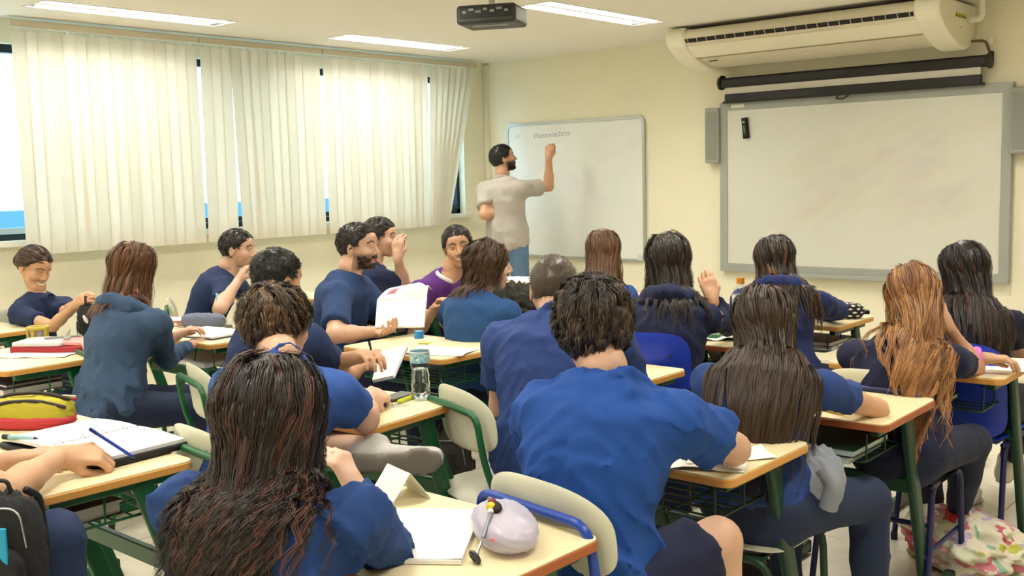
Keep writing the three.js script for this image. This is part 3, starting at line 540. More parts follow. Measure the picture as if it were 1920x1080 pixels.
// a hand: palm, four fingers, thumb; wr wrist, d direction, n palm normal, side +1 for a right hand
function handPrims(wr, d, n, side, curl, s) {
  d = nrm3(d); n = nrm3(sub3(n, d.map((v) => v * dot3(n, d)))); const t = nrm3(cross3(d, n)).map((v) => v * side);   // t towards the little finger side
  const P = (a, b, c) => [0, 1, 2].map((i) => wr[i] + s * (d[i] * a + t[i] * b + n[i] * c)), out = [];
  const X = [[-0.030, 0.086, 0.94], [-0.010, 0.092, 1.06], [0.011, 0.087, 1.0], [0.030, 0.076, 0.80]];
  out.push([capsule(P(-0.02, 0, 0), P(0.03, 0, 0), 0.024 * s, 0.024 * s), 0.015]);
  for (const [x, l, k] of X) {
    out.push([capsule(P(0.012, x * 0.55, 0), P(l, x, 0.002), 0.0125 * s, 0.0115 * s), 0.014]);
    let p = P(l, x, 0.002), ang = 0.15 + curl * 0.9; const spread = x * 1.6 * (1 - curl);
    [0.042, 0.026, 0.020].forEach((seg, q) => {
      const dir = nrm3([0, 1, 2].map((i) => d[i] * Math.cos(ang) + n[i] * Math.sin(ang) + t[i] * spread)), e = add3(p, dir, seg * k * s);
      out.push([capsule(p, e, (0.0098 - q * 0.0009) * s, (0.0090 - q * 0.001) * s), 0.004]); p = e; ang += curl * (q ? 0.75 : 1.25) + 0.06;
    });
  }
  // thumb leaves the side of the palm near its base
  let p = P(0.018, -0.022, 0.006), q = P(0.050, -0.046 + curl * 0.012, 0.016 + curl * 0.016), r = P(0.078, -0.050 + curl * 0.028, 0.024 + curl * 0.028), e = P(0.098, -0.048 + curl * 0.040, 0.028 + curl * 0.030);
  out.push([capsule(p, q, 0.0150 * s, 0.0118 * s), 0.012], [capsule(q, r, 0.0112 * s, 0.0102 * s), 0.004], [capsule(r, e, 0.0100 * s, 0.0085 * s), 0.004]);
  return out;
}
function fieldOf(list, h, pad) { const F = new Field(list.map((l) => l[0]), h, pad); for (const [p, k] of list) F.add(p, k); return F; }

function skullPrims(H, s, o) {
  const W = (p) => toWorld(H, s, p), ax = [H.X, H.Y, H.Z], E = (c, r) => ellipsoid(W(c), r.map((v) => v * s), ax), C = (a, b, ra, rb) => capsule(W(a), W(b), ra * s, rb * s);
  const jw = o.male ? 1 : 0.92;
  return { skull: E([0, 0.028, -0.014], [0.0745, 0.088, 0.095]), list: [
    [E([0, 0.028, -0.014], [0.0745, 0.088, 0.095]), 0], [E([0, -0.030, 0.026], [0.060 * jw, 0.066, 0.062]), 0.03], [E([0, -0.066, 0.040], [0.042 * jw, 0.040, 0.040]), 0.02], [E([0, -0.096, 0.060], [0.020, 0.014, 0.017]), 0.018],
    [E([-0.036, -0.022, 0.054], [0.026, 0.024, 0.026]), 0.02], [E([0.036, -0.022, 0.054], [0.026, 0.024, 0.026]), 0.02],
    [C([-0.040, 0.024, 0.071], [0.040, 0.024, 0.071], 0.011, 0.011), 0.014], [E([0, 0.050, 0.052], [0.052, 0.034, 0.036]), 0.02],
    [C([0, 0.016, 0.084], [0, -0.022, 0.103], 0.0075, 0.0105), 0.010], [E([-0.0115, -0.029, 0.092], [0.0085, 0.007, 0.010]), 0.006], [E([0.0115, -0.029, 0.092], [0.0085, 0.007, 0.010]), 0.006],
    [C([-0.020, -0.056, 0.080], [0.020, -0.056, 0.080], 0.0065, 0.0065), 0.008], [C([-0.016, -0.066, 0.080], [0.016, -0.066, 0.080], 0.0075, 0.0075), 0.008],
    [E([-0.079, -0.006, -0.010], [0.0075, 0.030, 0.018]), 0.006], [E([0.079, -0.006, -0.010], [0.0075, 0.030, 0.018]), 0.006],
  ], cuts: [E([-0.031, 0.004, 0.093], [0.0165, 0.0095, 0.013]), E([0.031, 0.004, 0.093], [0.0165, 0.0095, 0.013]), E([-0.086, -0.004, -0.004], [0.006, 0.017, 0.008]), E([0.086, -0.004, -0.004], [0.006, 0.017, 0.008])] };
}

const skinMat = mat(0xffffff, 0.5, { vertexColors: true });
const clothMats = new Map();
const cloth = (c) => { const k = c.getHexString(); if (!clothMats.has(k)) clothMats.set(k, phys(c, 0.85, { sheen: 0.1, sheenColor: c, sheenRoughness: 0.6 })); return clothMats.get(k); };

function buildPerson(key, o) {
  const P = POSE[key], s = P.s, hs = (o.headScale ?? 1) * (o.male ? 1.0 : 0.965) * (0.94 + 0.06 * s), male = o.male, { F, R } = yawDirs(P.ty), H = headFrame(P), th = male ? 1 : 0.86;
  const g = thing('person', o.label, 'person', [P.pv[0], 0, P.pv[2]], 0); const O = [P.pv[0], 0, P.pv[2]];
  const place = (geo) => geo.translate(-O[0], 0, -O[2]);
  const skin = o.skin, seed = key.charCodeAt(0) * 1.37, near = o.near ?? 0;
  const jit = (c, k) => [c[0] * k, c[1] * k, c[2] * k];
  // ---- body
  const arms = ['R', 'L'].map((k) => ({ ...P['a' + k], side: k === 'R' ? 1 : -1 })), legs = ['R', 'L'].map((k) => P['l' + k]);
  const neckTop = toWorld(H, hs, [0, -0.045, -0.022]), nr = (male ? 0.054 : 0.046) * s, nkIn = add3(P.nk, [0, -0.06, 0]);
  const body = [[trunk(trunkStations(P, o, () => -0.018)), 0.02], [capsule(nkIn, neckTop, nr * 1.02, nr), 0.012]];
  for (const a of arms) { const inn = add3(P.nk, sub3(a.sh, P.nk), 0.30); body.push([capsule(add3(inn, [0, -0.045, 0]), add3(a.sh, [0, -0.01, 0]), 0.036 * s * th, 0.044 * s * th), 0.02], [capsule(a.sh, a.el, 0.051 * s * th, 0.039 * s * th), 0.03], [capsule(a.el, mix3(a.el, a.wr, 0.35), 0.040 * s * th, 0.040 * s * th), 0.02], [capsule(mix3(a.el, a.wr, 0.35), a.wr, 0.039 * s * th, 0.0255 * s * th), 0.02]); }
  for (const l of legs) { body.push([capsule(l.hip, l.kn, 0.080 * s, 0.056 * s), 0.03], [capsule(l.kn, mix3(l.kn, l.an, 0.35), 0.055 * s, 0.054 * s), 0.02], [capsule(mix3(l.kn, l.an, 0.35), l.an, 0.053 * s, 0.034 * s), 0.02]); const up = nrm3(l.fu), heel = add3(add3(l.an, l.ft, -0.03), up, -0.035), toe = add3(add3(l.an, l.ft, 0.14), up, -0.05); body.push([capsule(heel, toe, 0.032, 0.024), 0.02]); }
  const parts = [place(fieldOf(body, near > 1 ? 0.012 : near > 0 ? 0.0135 : 0.016).mesh())];
  const skinTone = (x, y, z) => jit(skin, 1 + 0.05 * noise3(x * 9, y * 9, z * 9));
  paint(parts[0], skinTone);
  // ---- head
  const sk = skullPrims(H, hs, o), hl = sk.list.slice(); hl.push([capsule(toWorld(H, hs, [0, -0.03, -0.02]), mix3(P.nk, neckTop, 0.3), nr * 0.98, nr * 1.04), 0.02]);
  if (o.smile) { hl.push([ellipsoid(toWorld(H, hs, [-0.034, -0.034, 0.066]), [0.016 * hs, 0.014 * hs, 0.014 * hs]), 0.014], [ellipsoid(toWorld(H, hs, [0.034, -0.034, 0.066]), [0.016 * hs, 0.014 * hs, 0.014 * hs]), 0.014]); }
  const hf = fieldOf(hl, o.face ? 0.0042 : 0.0075, 0.014); for (const c of sk.cuts) hf.cut(c, 0.006);
  const hg = hf.mesh(), hair = o.hairColor, lip = [skin[0] * 0.86, skin[1] * 0.55, skin[2] * 0.55];
  paint(hg, (x, y, z) => {
    const [a, b, c] = toLocal(H, hs, x, y, z), m = Math.abs(a), n = 1 + 0.04 * noise3(x * 30, y * 30, z * 30); let k = jit(skin, n);
    if (c > 0.045) {
      const brow = 0.030 + 0.006 * Math.sin((m - 0.014) / 0.034 * Math.PI) - (o.frown ?? 0) * (m < 0.02 ? 0.003 : 0);
      if (m > 0.011 && m < 0.052 && Math.abs(b - brow) < (male ? 0.0052 : 0.0038)) k = mix3(k, hair, 0.85);
      const my = -0.061 + (o.smile ? 0.012 * (m / 0.026) ** 2 : 0), mw = o.smile ? 0.029 : 0.023;
      if (m < mw && Math.abs(b - my) < (o.smile ? 0.010 : 0.0095) * Math.sqrt(1 - (m / mw) ** 2)) k = o.smile && Math.abs(b - my - 0.001) < 0.0055 * (1 - m / mw) ** 0.4 ? [0.78, 0.74, 0.66] : Math.abs(b - my) < 0.0016 ? jit(lip, 0.5) : lip;
      if (m > 0.016 && m < 0.047 && Math.abs(b - 0.0125) < 0.0014) k = jit(skin, 0.62);
      if (m > 0.004 && m < 0.0105 && b < -0.031 && b > -0.037 && c > 0.085) k = jit(skin, 0.3);
    }
    if (o.beard && b < -0.012 + (c > 0.05 ? -0.012 : 0.01) && c > 0.0 && c < 0.115) {
      const low = smooth(-0.012, -0.040, b - (c > 0.066 && m < 0.03 ? -0.006 : 0)), mouth = m < 0.024 && b < -0.048 && b > -0.072 && c > 0.07; if (!mouth) k = mix3(k, hair, o.beard * low * smooth(-0.118, -0.10, b));
    }
    return k;
  });
  parts.push(place(hg));
  // ---- eyes
  if (o.face) for (const e of [-1, 1]) {
    const r = 0.0112 * hs, c = toWorld(H, hs, [e * 0.031, 0.004, 0.0722]), eg = new THREE.SphereGeometry(r, 18, 12).toNonIndexed(); const m = new THREE.Matrix4().makeBasis(v3(...H.X), v3(...H.Y), v3(...H.Z)).setPosition(...c); eg.applyMatrix4(m); const gi = mergeVertices(eg); gi.computeVertexNormals();
    paint(gi, (x, y, z) => { const p = sub3([x, y, z], c), f = dot3(p, H.Z) / r, u = dot3(p, H.Y) / r, q = Math.hypot(dot3(p, H.X) / r - (o.gaze ?? 0), u + 0.05); const li = o.lids ?? 0.26; if (u > li || u < -0.42) return u > li && u < li + 0.16 ? [0.05, 0.03, 0.02] : jit(skin, 0.9); if (f > 0.3 && q < 0.5) return q < 0.26 ? [0.008, 0.006, 0.005] : [0.05, 0.022, 0.010]; return [0.42, 0.38, 0.34]; }); parts.push(place(gi));
  }
  // ---- hands
  for (const a of arms) {
    if (a.side < 0 && o.hideLeft) continue;
    const wr = add3(a.wr, nrm3(sub3(a.wr, a.el)), 0.005), hp = handPrims(wr, a.hd, a.pn, a.side, a.c, s * (male ? 1 : 0.9)); hp.unshift([capsule(mix3(a.el, a.wr, 0.8), wr, 0.029 * s * th, 0.0255 * s * th), 0.0]);
    parts.push(place(paint(fieldOf(hp, near > 0 ? 0.0048 : 0.0064, 0.014).mesh(), skinTone)));
  }
  part(g, 'body', joinIndexed(parts), skinMat);
  // ---- trousers, shoes
  const shorts = o.shorts, pc = o.pants, pl = [[trunk(trunkStations(P, o, (t) => (t < 0.24 ? 0.008 : -0.012))), 0.02]];
  for (const l of legs) { const end = shorts ? mix3(l.hip, l.kn, shorts) : l.kn; pl.push([capsule(l.hip, end, 0.094 * s, shorts ? 0.090 * s : 0.070 * s), 0.03]); if (!shorts) pl.push([capsule(l.kn, mix3(l.kn, l.an, 0.45), 0.068 * s, 0.062 * s), 0.025], [capsule(mix3(l.kn, l.an, 0.45), mix3(l.kn, l.an, 0.95), 0.062 * s, (o.flare ?? 0.052) * s), 0.02]); }
  const pf = fieldOf(pl, near > 1 ? 0.0125 : 0.016); const beltTop = add3(P.pv, [0, o.lowWaist ? 0.075 : 0.10, 0]); pf.plane(beltTop, add3([0, 1, 0], F, -0.25), { lo: [P.pv[0] - 0.24, P.pv[1], P.pv[2] - 0.24], hi: [P.pv[0] + 0.24, P.pv[1] + 0.6, P.pv[2] + 0.24] });
  for (const l of legs) { const dir = nrm3(sub3(l.kn, l.hip)); if (shorts) { const e = mix3(l.hip, l.kn, shorts), w = { lo: e.map((v) => v - 0.13), hi: e.map((v) => v + 0.13) }; pf.plane(e, dir, w); } else { const e = mix3(l.kn, l.an, 0.93), w = { lo: e.map((v) => v - 0.09), hi: e.map((v) => v + 0.09) }; pf.plane(e, sub3(l.an, l.kn), w); } }
  pf.warp((x, y, z) => 0.0045 * folds(x, y, z, 9, 14, 9, seed)); part(g, shorts ? 'shorts' : 'trousers', place(pf.mesh(3)), cloth(pc));
  legs.forEach((l) => { const up = nrm3(l.fu), b = add3(l.an, up, -0.052), heel = add3(b, l.ft, -0.045), toe = add3(b, l.ft, 0.165), sf = fieldOf([[capsule(heel, toe, 0.036, 0.034), 0.02], [capsule(add3(heel, up, 0.03), add3(b, l.ft, 0.06), 0.034, 0.032), 0.03], [capsule(add3(l.an, up, -0.01), add3(l.an, up, 0.012), 0.041, 0.042), 0.02]], 0.0125); sf.plane(add3(b, up, -0.026), up.map((v) => -v)); const sh = part(g, 'shoe', place(sf.mesh()), o.shoe ?? M.shoeDark); const mid = add3(add3(b, l.ft, 0.045), up, -0.007), sol = fieldOf([[capsule(add3(heel, up, -0.007), mid, 0.040, 0.034), 0.01], [capsule(mid, add3(add3(toe, l.ft, -0.03), up, -0.007), 0.034, 0.049), 0.02], [capsule(add3(add3(toe, l.ft, -0.03), up, -0.007), add3(toe, up, -0.006), 0.049, 0.036), 0.02]], 0.0105); sol.plane(add3(b, up, -0.032), up.map((v) => -v)); sol.plane(add3(b, up, -0.014), up); part(sh, 'sole', place(sol.mesh()), o.sole ?? M.soleWhite); });
  // ---- top
  const t = o.top, hood = t.kind === 'hoodie', sweat = t.kind === 'sweater', loose = t.loose ?? 0.012, sl = t.sleeve ?? (hood || sweat ? 2 : 0.62);
  const tl = [[trunk(trunkStations(P, o, (k) => (k > 0.93 ? -0.006 : k > 0.85 ? loose * 0.5 : loose) + (k < 0.3 ? 0.010 : 0), 0.035)), 0.02]], cuffs = [];
  for (const a of arms) {
    const inn = add3(add3(P.nk, sub3(a.sh, P.nk), 0.30), [0, -0.050, 0]); tl.push([capsule(inn, a.sh, (0.050) * s * th, (0.062 + loose * 0.4) * s * th), 0.045]);
    if (sl > 1) { const e = mix3(a.el, a.wr, 0.93); tl.push([capsule(a.sh, a.el, 0.068 * s * th, 0.060 * s * th), 0.035], [capsule(a.el, mix3(a.el, a.wr, 0.8), 0.059 * s * th, 0.048 * s * th), 0.03], [capsule(mix3(a.el, a.wr, 0.8), e, 0.042 * s * th, 0.040 * s * th), 0.012]); cuffs.push([e, sub3(a.wr, a.el), 0.07]); }
    else { const e = mix3(a.sh, a.el, sl + 0.03), c = mix3(a.sh, a.el, sl); tl.push([capsule(a.sh, e, (0.060 + loose * 0.4) * s * th, (0.058 + loose * 0.8) * s * th), 0.035]); cuffs.push([c, sub3(a.el, a.sh), 0.085]); }
  }
  const nd = nrm3(sub3(neckTop, P.nk)), ring = add3(P.nk, nd, -0.040);
  if (!hood) tl.push([torus(ring, nd, nr * 1.16, 0.0095, 1), 0.016]);
  const tf = fieldOf(tl, near > 1 ? 0.0085 : near > 0 ? 0.011 : 0.0135);
  const hem = add3(P.pv, nrm3(sub3(P.nk, P.pv)), t.hem ?? -0.045); tf.plane(hem, sub3(P.pv, P.nk));
  for (const [e, d, m] of cuffs) tf.plane(e, d, { lo: e.map((v) => v - m), hi: e.map((v) => v + m) });
  if (t.scoop && 0) tf.cut(ellipsoid(add3(add3(P.nk, F, 0.075 * s), [0, -0.015, 0]), [0.062 * s, 0.075 * s, 0.06 * s], [R, [0, 1, 0], F]), 0.01);
  const am = (t.fold ?? 0.008), up = nrm3(sub3(P.nk, P.pv));
  tf.warp((x, y, z) => { const q = [x - P.pv[0], y - P.pv[1], z - P.pv[2]], u = dot3(q, R), v = dot3(q, up), w = dot3(q, F), lowk = 0.6 + 0.8 * smooth(0.35, 0.0, v); const sway = u * 0.5 * Math.sign(w || 1); return am * lowk * folds(u + v * (u > 0 ? 0.55 : -0.45), v, w + v * 0.3, 8, 2.6, 8, seed); });
  const shirt = part(g, hood ? 'hooded_top' : sweat ? 'sweatshirt' : t.kind === 'polo' ? 'polo_shirt' : 't_shirt', place(tf.mesh(3)), cloth(t.color));
  const turned = (geo, at) => geo.applyMatrix4(new THREE.Matrix4().makeRotationFromQuaternion(new THREE.Quaternion().setFromUnitVectors(v3(0, 0, 1), v3(...nd))).setPosition(...at));
  if (t.trimColor) part(shirt, 'neckband', place(turned(new THREE.TorusGeometry(nr * 1.17, 0.0085, 8, 32).scale(1, 1, 1.5), add3(P.nk, nd, o.band ?? -0.030))), cloth(t.trimColor ?? t.color));
  if (hood) {
    const c = add3(add3(P.nk, F, -0.040 * s), [0, -0.048 * s, 0]), sack = add3(add3(P.nk, F, -0.105 * s), [0, -0.125 * s, 0]);
    const hf3 = fieldOf([[torus(c, nrm3(add3([0, 1, 0], F, 0.8)), 0.098 * s, 0.034 * s, 0.85), 0.0], [ellipsoid(sack, [0.115 * s, 0.105 * s, 0.052 * s], [R, [0, 1, 0], F]), 0.012]], 0.010);
    hf3.warp((x, y, z) => 0.007 * folds(x - c[0] + (y - c[1]) * 0.6, y - c[1], z - c[2], 9, 5, 9, seed + 5)); part(shirt, 'hood', place(hf3.mesh(2)), cloth(t.color));
  }
  if (0) { const tr = fieldOf([[torus(add3(ring, F, 0.006), nrm3(add3(nd, F, -0.35)), nr * 1.27, 0.0085, 1), 0.005]], 0.005); part(shirt, 'collar_trim', place(tr.mesh()), cloth(t.trimColor)); }
  if (t.kind === 'polo') { const cf = fieldOf([[torus(add3(ring, nd, 0.022), nd, nr * 1.12, 0.013, 0.5), 0.005]], 0.006); part(shirt, 'collar', place(cf.mesh()), cloth(t.collar ?? t.color)); }
  // ---- hair
  const coll = [...tl.map((q) => q[0])], bodyD = (p) => { let d = 9; for (const c of coll) { if (p[0] < c.lo[0] - 0.05 || p[0] > c.hi[0] + 0.05 || p[1] < c.lo[1] - 0.05 || p[1] > c.hi[1] + 0.05 || p[2] < c.lo[2] - 0.05 || p[2] > c.hi[2] + 0.05) continue; const k = c.d(p[0], p[1], p[2]); if (k < d) d = k; } return d; };
  if (o.hair) { const hg2 = growHair(o.hair, H, hs, o.hairColor, sk.skull, bodyD, F); part(g, 'hair', place(hg2), hairMat); }
  if (o.beard > 0.5) part(g, 'beard', place(growBeard(H, hs, o.hairColor, hf)), hairMat);
  return { g, P, H, hs, O, F, R, shirt, tf, place, nk: P.nk, up, surf: (from, dir) => { let p = from.slice(); for (let i = 0; i < 60; i++) { const ix = [0, 1, 2].map((q) => Math.round((p[q] - tf.lo[q]) / tf.h)); const inside = ix.every((v, q) => v >= 0 && v < tf.n[q]) && tf.f[(ix[2] * tf.n[1] + ix[1]) * tf.n[0] + ix[0]] < 0; if (inside) break; p = add3(p, dir, 0.006); } return p; } };
}

// ------------------------------------------------------------------ hair: combed locks of tapering strands over a close cap
const hairMat = mat(0xffffff, 0.37, { vertexColors: true });
class Strands {
  constructor() { this.pos = []; this.nor = []; this.col = []; this.idx = []; }
  add(path, r0, r1, color, sides = 3) {
    const n = path.length; let up = null; const base = this.pos.length / 3;
    for (let i = 0; i < n; i++) {
      const t = nrm3(sub3(path[Math.min(i + 1, n - 1)], path[Math.max(i - 1, 0)])); if (!up) up = Math.abs(t[1]) < 0.9 ? [0, 1, 0] : [1, 0, 0];
      const sx = nrm3(cross3(t, up)); up = cross3(sx, t); const f = i / (n - 1), r = f < 0.7 ? lerp(r0, lerp(r0, r1, 0.5), f / 0.7) : lerp(lerp(r0, r1, 0.5), r1, (f - 0.7) / 0.3);
      for (let k = 0; k < sides; k++) { const a = k / sides * Math.PI * 2, d = [0, 1, 2].map((q) => sx[q] * Math.cos(a) + up[q] * Math.sin(a)); this.pos.push(path[i][0] + d[0] * r, path[i][1] + d[1] * r, path[i][2] + d[2] * r); this.nor.push(d[0], d[1], d[2]); this.col.push(color[0], color[1], color[2]); }
      if (i) for (let k = 0; k < sides; k++) { const a = base + (i - 1) * sides + k, b = base + (i - 1) * sides + (k + 1) % sides, c = a + sides, d = b + sides; this.idx.push(a, c, b, b, c, d); }
    }
  }
  // a flat lock of hair lying against the head: 'out' is the direction it faces
  ribbon(path, w0, w1, color, out, tilt) {
    const n = path.length, base = this.pos.length / 3;
    for (let i = 0; i < n; i++) {
      const t = nrm3(sub3(path[Math.min(i + 1, n - 1)], path[Math.max(i - 1, 0)])), o = out(path[i]); let wv = nrm3(cross3(t, o)), nn = cross3(wv, t);
      wv = nrm3(add3(wv.map((v) => v * Math.cos(tilt)), nn, Math.sin(tilt))); nn = cross3(wv, t); if (dot3(nn, o) < 0) { nn = nn.map((v) => -v); wv = wv.map((v) => -v); }
      const f = i / (n - 1), w = f < 0.65 ? w0 : lerp(w0, w1, (f - 0.65) / 0.35), q = path[i];
      for (const s of [-1, 1]) { this.pos.push(q[0] + wv[0] * w * s, q[1] + wv[1] * w * s, q[2] + wv[2] * w * s); const m = nrm3(add3(nn, wv, s * 0.55)); this.nor.push(m[0], m[1], m[2]); this.col.push(color[0], color[1], color[2]); }
      if (i) { const a = base + (i - 1) * 2; this.idx.push(a, a + 1, a + 2, a + 1, a + 3, a + 2); }
    }
  }
  geometry() { const g = new THREE.BufferGeometry(); g.setAttribute('position', new THREE.Float32BufferAttribute(this.pos, 3)); g.setAttribute('normal', new THREE.Float32BufferAttribute(this.nor, 3)); g.setAttribute('color', new THREE.Float32BufferAttribute(this.col, 3)); g.setIndex(this.idx); return g; }
}
const hairline = (x, y, z, k) => (k.ears && Math.abs(x) > 0.058 && y < 0.018 && z > -0.036 ? -0.02 : 0) + y - z * (k.tilt ?? 1) + (k.line ?? 0.018) - 9 * x * x * (z > 0.03 ? 0.6 : 0.0);
function growHair(k, H, s, color, skull, bodyD, F) {
  const SR = [-F[2], 0, F[0]];
  const S = new Strands(), c0 = [0, 0.028, -0.014], rr = [0.0745, 0.088, 0.095], tint = k.tint ?? [1, 1, 1];
  const cap = new Field([skull], 0.007, 0.05), inf = (k.cap ?? 0.006) * s;
  cap.all((id, x, y, z) => { const [a, b, c] = toLocal(H, s, x, y, z), d = skull.d(x, y, z) - inf * (1 + 0.35 * noise3(a * 30, b * 30, c * 30)); cap.f[id] = Math.max(d, -hairline(a, b, c, k) * 0.7 * s, -(skull.d(x, y, z) + 0.008)); });
  const cg = paint(cap.mesh(), (x, y, z) => { const n = 0.75 + 0.2 * noise3(x * 60, y * 30, z * 60); return [color[0] * n, color[1] * n, color[2] * n]; });
  const roots = [], guides = k.guides ?? 160; let guard = 0;
  while (roots.length < guides && guard++ < 40000) {
    const u = rs(1), a = rnd() * Math.PI * 2, q = Math.sqrt(1 - u * u), n = [q * Math.cos(a), u, q * Math.sin(a)], p = [c0[0] + n[0] * rr[0], c0[1] + n[1] * rr[1], c0[2] + n[2] * rr[2]];
    if (hairline(p[0], p[1], p[2], k) < 0.002) continue; roots.push([p, nrm3([n[0] / rr[0], n[1] / rr[1], n[2] / rr[2]])]);
  }
  const V = (l) => [0, 1, 2].map((i) => H.X[i] * l[0] + H.Y[i] * l[1] + H.Z[i] * l[2]);
  const mid0 = toWorld(H, s, [0, 0.02, -0.014]), outward = (q) => { const d = sub3(q, mid0); if (d[1] < 0) d[1] *= 0.15; return nrm3(d); };
  const down = k.gravity === false ? [0, 0, 0] : [0, -1, 0], steps = k.steps ?? 16;
  for (const [p, n] of roots) {
    const L = k.length * (1 + rs(k.vary ?? 0.15)) * (k.lengthAt ? k.lengthAt(p) : 1), ds = L / steps, comb = nrm3(V(k.comb(p, n)));
    let q = toWorld(H, s, p), dir = nrm3(add3(V(n).map((v) => v * (k.lift ?? 0.3)), comb)), path = [q]; const off = (k.layer ?? 0.006) + rnd() * (k.thick ?? 0.012);
    for (let i = 1; i <= steps; i++) {
      const f = i / steps, gk = (k.fall ?? 0.35) * clamp(f * 3);
      dir = nrm3(add3(add3(dir, down, gk), comb, (k.hold ?? 0.2) * (1 - f))); q = add3(q, dir, ds);
      const d = skull.d(q[0], q[1], q[2]), ly = dot3(sub3(q, H.c), H.Y) / s;
      const st = k.stick ?? -0.045, hug = clamp((ly - st) / 0.03) * (k.hug ?? 1);
      if (d < off || hug > 0) { const e = 0.004, gr = nrm3([skull.d(q[0] + e, q[1], q[2]) - d, skull.d(q[0], q[1] + e, q[2]) - d, skull.d(q[0], q[1], q[2] + e) - d]); q = add3(q, gr, (off - d) * (d < off ? 1 : hug * 0.85)); const nd2 = nrm3(sub3(q, path[path.length - 1])); dir = nd2; }
      else if (k.gather && f > 0.1) { const u = dot3(sub3(q, H.c), SR); q = add3(q, SR, -u * k.gather); }
      if (k.body !== false && f > 0.15) { const b = bodyD(q), o2 = 0.004 + off * 0.7; if (b < o2) { const e = 0.006; let gr = nrm3([bodyD([q[0] + e, q[1], q[2]]) - b, bodyD([q[0], q[1] + e, q[2]]) - b, bodyD([q[0], q[1], q[2] + e]) - b]); if (k.back !== false) gr = nrm3(add3(gr, F, p[2] < 0.035 ? -(k.push ?? 0.35) : 0)); q = add3(q, gr, Math.min(0.035, (o2 - b) * 1.3)); dir = nrm3(add3(nrm3(sub3(q, path[path.length - 1])), down, 0.5)); } }
      path.push(q);
    }
    const ph = rnd() * 6.28, fr = (k.waveLen ?? 0.09), am = (k.wave ?? 0.0) * (0.6 + 0.8 * rnd()), U = nrm3(cross3(dir, [0.3, 0.2, 1])), W2 = cross3(dir, U), lockTone = 0.72 + rnd() * 0.6, warm = k.streak && rnd() < k.streak[3] ? k.streak : null;
    const kids = k.kids ?? 7;
    for (let c = 0; c < kids; c++) {
      const ox = rs(1), oy = rs(1), oz = rs(1), sp = (k.spread ?? 0.012), ph2 = ph + rs(0.5), lenK = 1 - rnd() * (k.ragged ?? 0.15), m = Math.min(steps + 1, Math.max(3, Math.round((steps + 1) * lenK))), out = [];
      for (let i = 0; i < m; i++) { const f = i / steps, w = am * smooth(0.05, 0.5, f), a = ph2 + f * L / fr * 6.28, sh = sp * (1 - (k.clump ?? 0.5) * f) * (i === 0 ? 0.9 : 1), q2 = path[i]; out.push([0, 1, 2].map((j) => q2[j] + U[j] * Math.cos(a) * w + W2[j] * Math.sin(a) * w * 0.7 + [ox, oy, oz][j] * sh * (j === 1 ? 0.5 : 1))); }
      const tone = lockTone * (0.8 + rnd() * 0.4), col = warm ? [warm[0] * tone, warm[1] * tone, warm[2] * tone] : [color[0] * tone * tint[0], color[1] * tone * tint[1], color[2] * tone * tint[2]];
      S.ribbon(out, (k.r0 ?? 0.0012), (k.r1 ?? 0.0003), col, outward, rs(k.tiltAmp ?? 0.5));
    }
  }
  if (k.bun) { const c = toWorld(H, s, k.bun), bf = fieldOf([[ellipsoid(c, [0.040 * s, 0.042 * s, 0.036 * s], [H.X, H.Y, H.Z]), 0]], 0.006); bf.warp((x, y, z) => 0.005 * noise3(x * 60, y * 60, z * 60)); const bg = paint(bf.mesh(), (x, y, z) => { const n = 0.9 + 0.5 * noise3(x * 90, y * 40, z * 90); return color.map((v) => v * n); }); for (let i = 0; i < 90; i++) { const a = rnd() * 6.28, t0 = rs(0.9), path = []; for (let j = 0; j < 12; j++) { const w = a + j * 0.28, r = 0.043 * s * (1 + 0.05 * Math.sin(j)); path.push(toWorld(H, s, [k.bun[0] + r * Math.cos(w) * Math.sqrt(1 - t0 * t0 * 0.8), k.bun[1] + r * Math.sin(w), k.bun[2] + t0 * 0.034])); } S.add(path, 0.002, 0.001, color.map((v) => v * (0.7 + rnd() * 0.6))); } return joinIndexed([cg, bg, S.geometry()]); }
  return joinIndexed([cg, S.geometry()]);
}
function growBeard(H, s, color, hf) {
  const S = new Strands(), d = (p) => { const i = [0, 1, 2].map((q) => Math.round((p[q] - hf.lo[q]) / hf.h)); return i.every((v, q) => v > 0 && v < hf.n[q] - 1) ? hf.f[(i[2] * hf.n[1] + i[1]) * hf.n[0] + i[0]] : 1; };
  for (let i = 0; i < 1100; i++) {
    const a = rs(1.25), y = -0.018 - rnd() * 0.080, dirL = [Math.sin(a), 0, Math.cos(a)]; const m = Math.abs(Math.sin(a) * 0.06); if (y > -0.036 && Math.cos(a) > 0.35) continue; if (m < 0.024 && y > -0.075 && y < -0.050) continue; if (y > -0.045 && Math.cos(a) > 0.75 && m > 0.02) continue;
    let r = 0.14, hit = null; for (; r > 0.02; r -= 0.0025) { const p = toWorld(H, s, [dirL[0] * r, y, dirL[2] * r + 0.0]); if (d(p) < 0) { hit = p; break; } } if (!hit) continue;
    const out = [0, 1, 2].map((q) => H.X[q] * dirL[0] + H.Z[q] * dirL[2]), e = nrm3(add3(out, H.Y, -1.3)); S.add([add3(hit, out, -0.002), add3(add3(hit, out, 0.001), e, 0.004), add3(add3(hit, out, 0.001), e, 0.010)], 0.0013, 0.0005, color.map((v) => v * (0.7 + rnd() * 0.6)));
  }
  return S.geometry();
}
M.shoeDark = mat(hex('#1c1c22'), 0.6); M.soleWhite = mat(hex('#d8d6cc'), 0.6); M.shoeWhite = mat(hex('#e6e4dc'), 0.6); M.shoeGrey = mat(hex('#75706c'), 0.8); M.shoeRed = mat(hex('#b81a14'), 0.45);
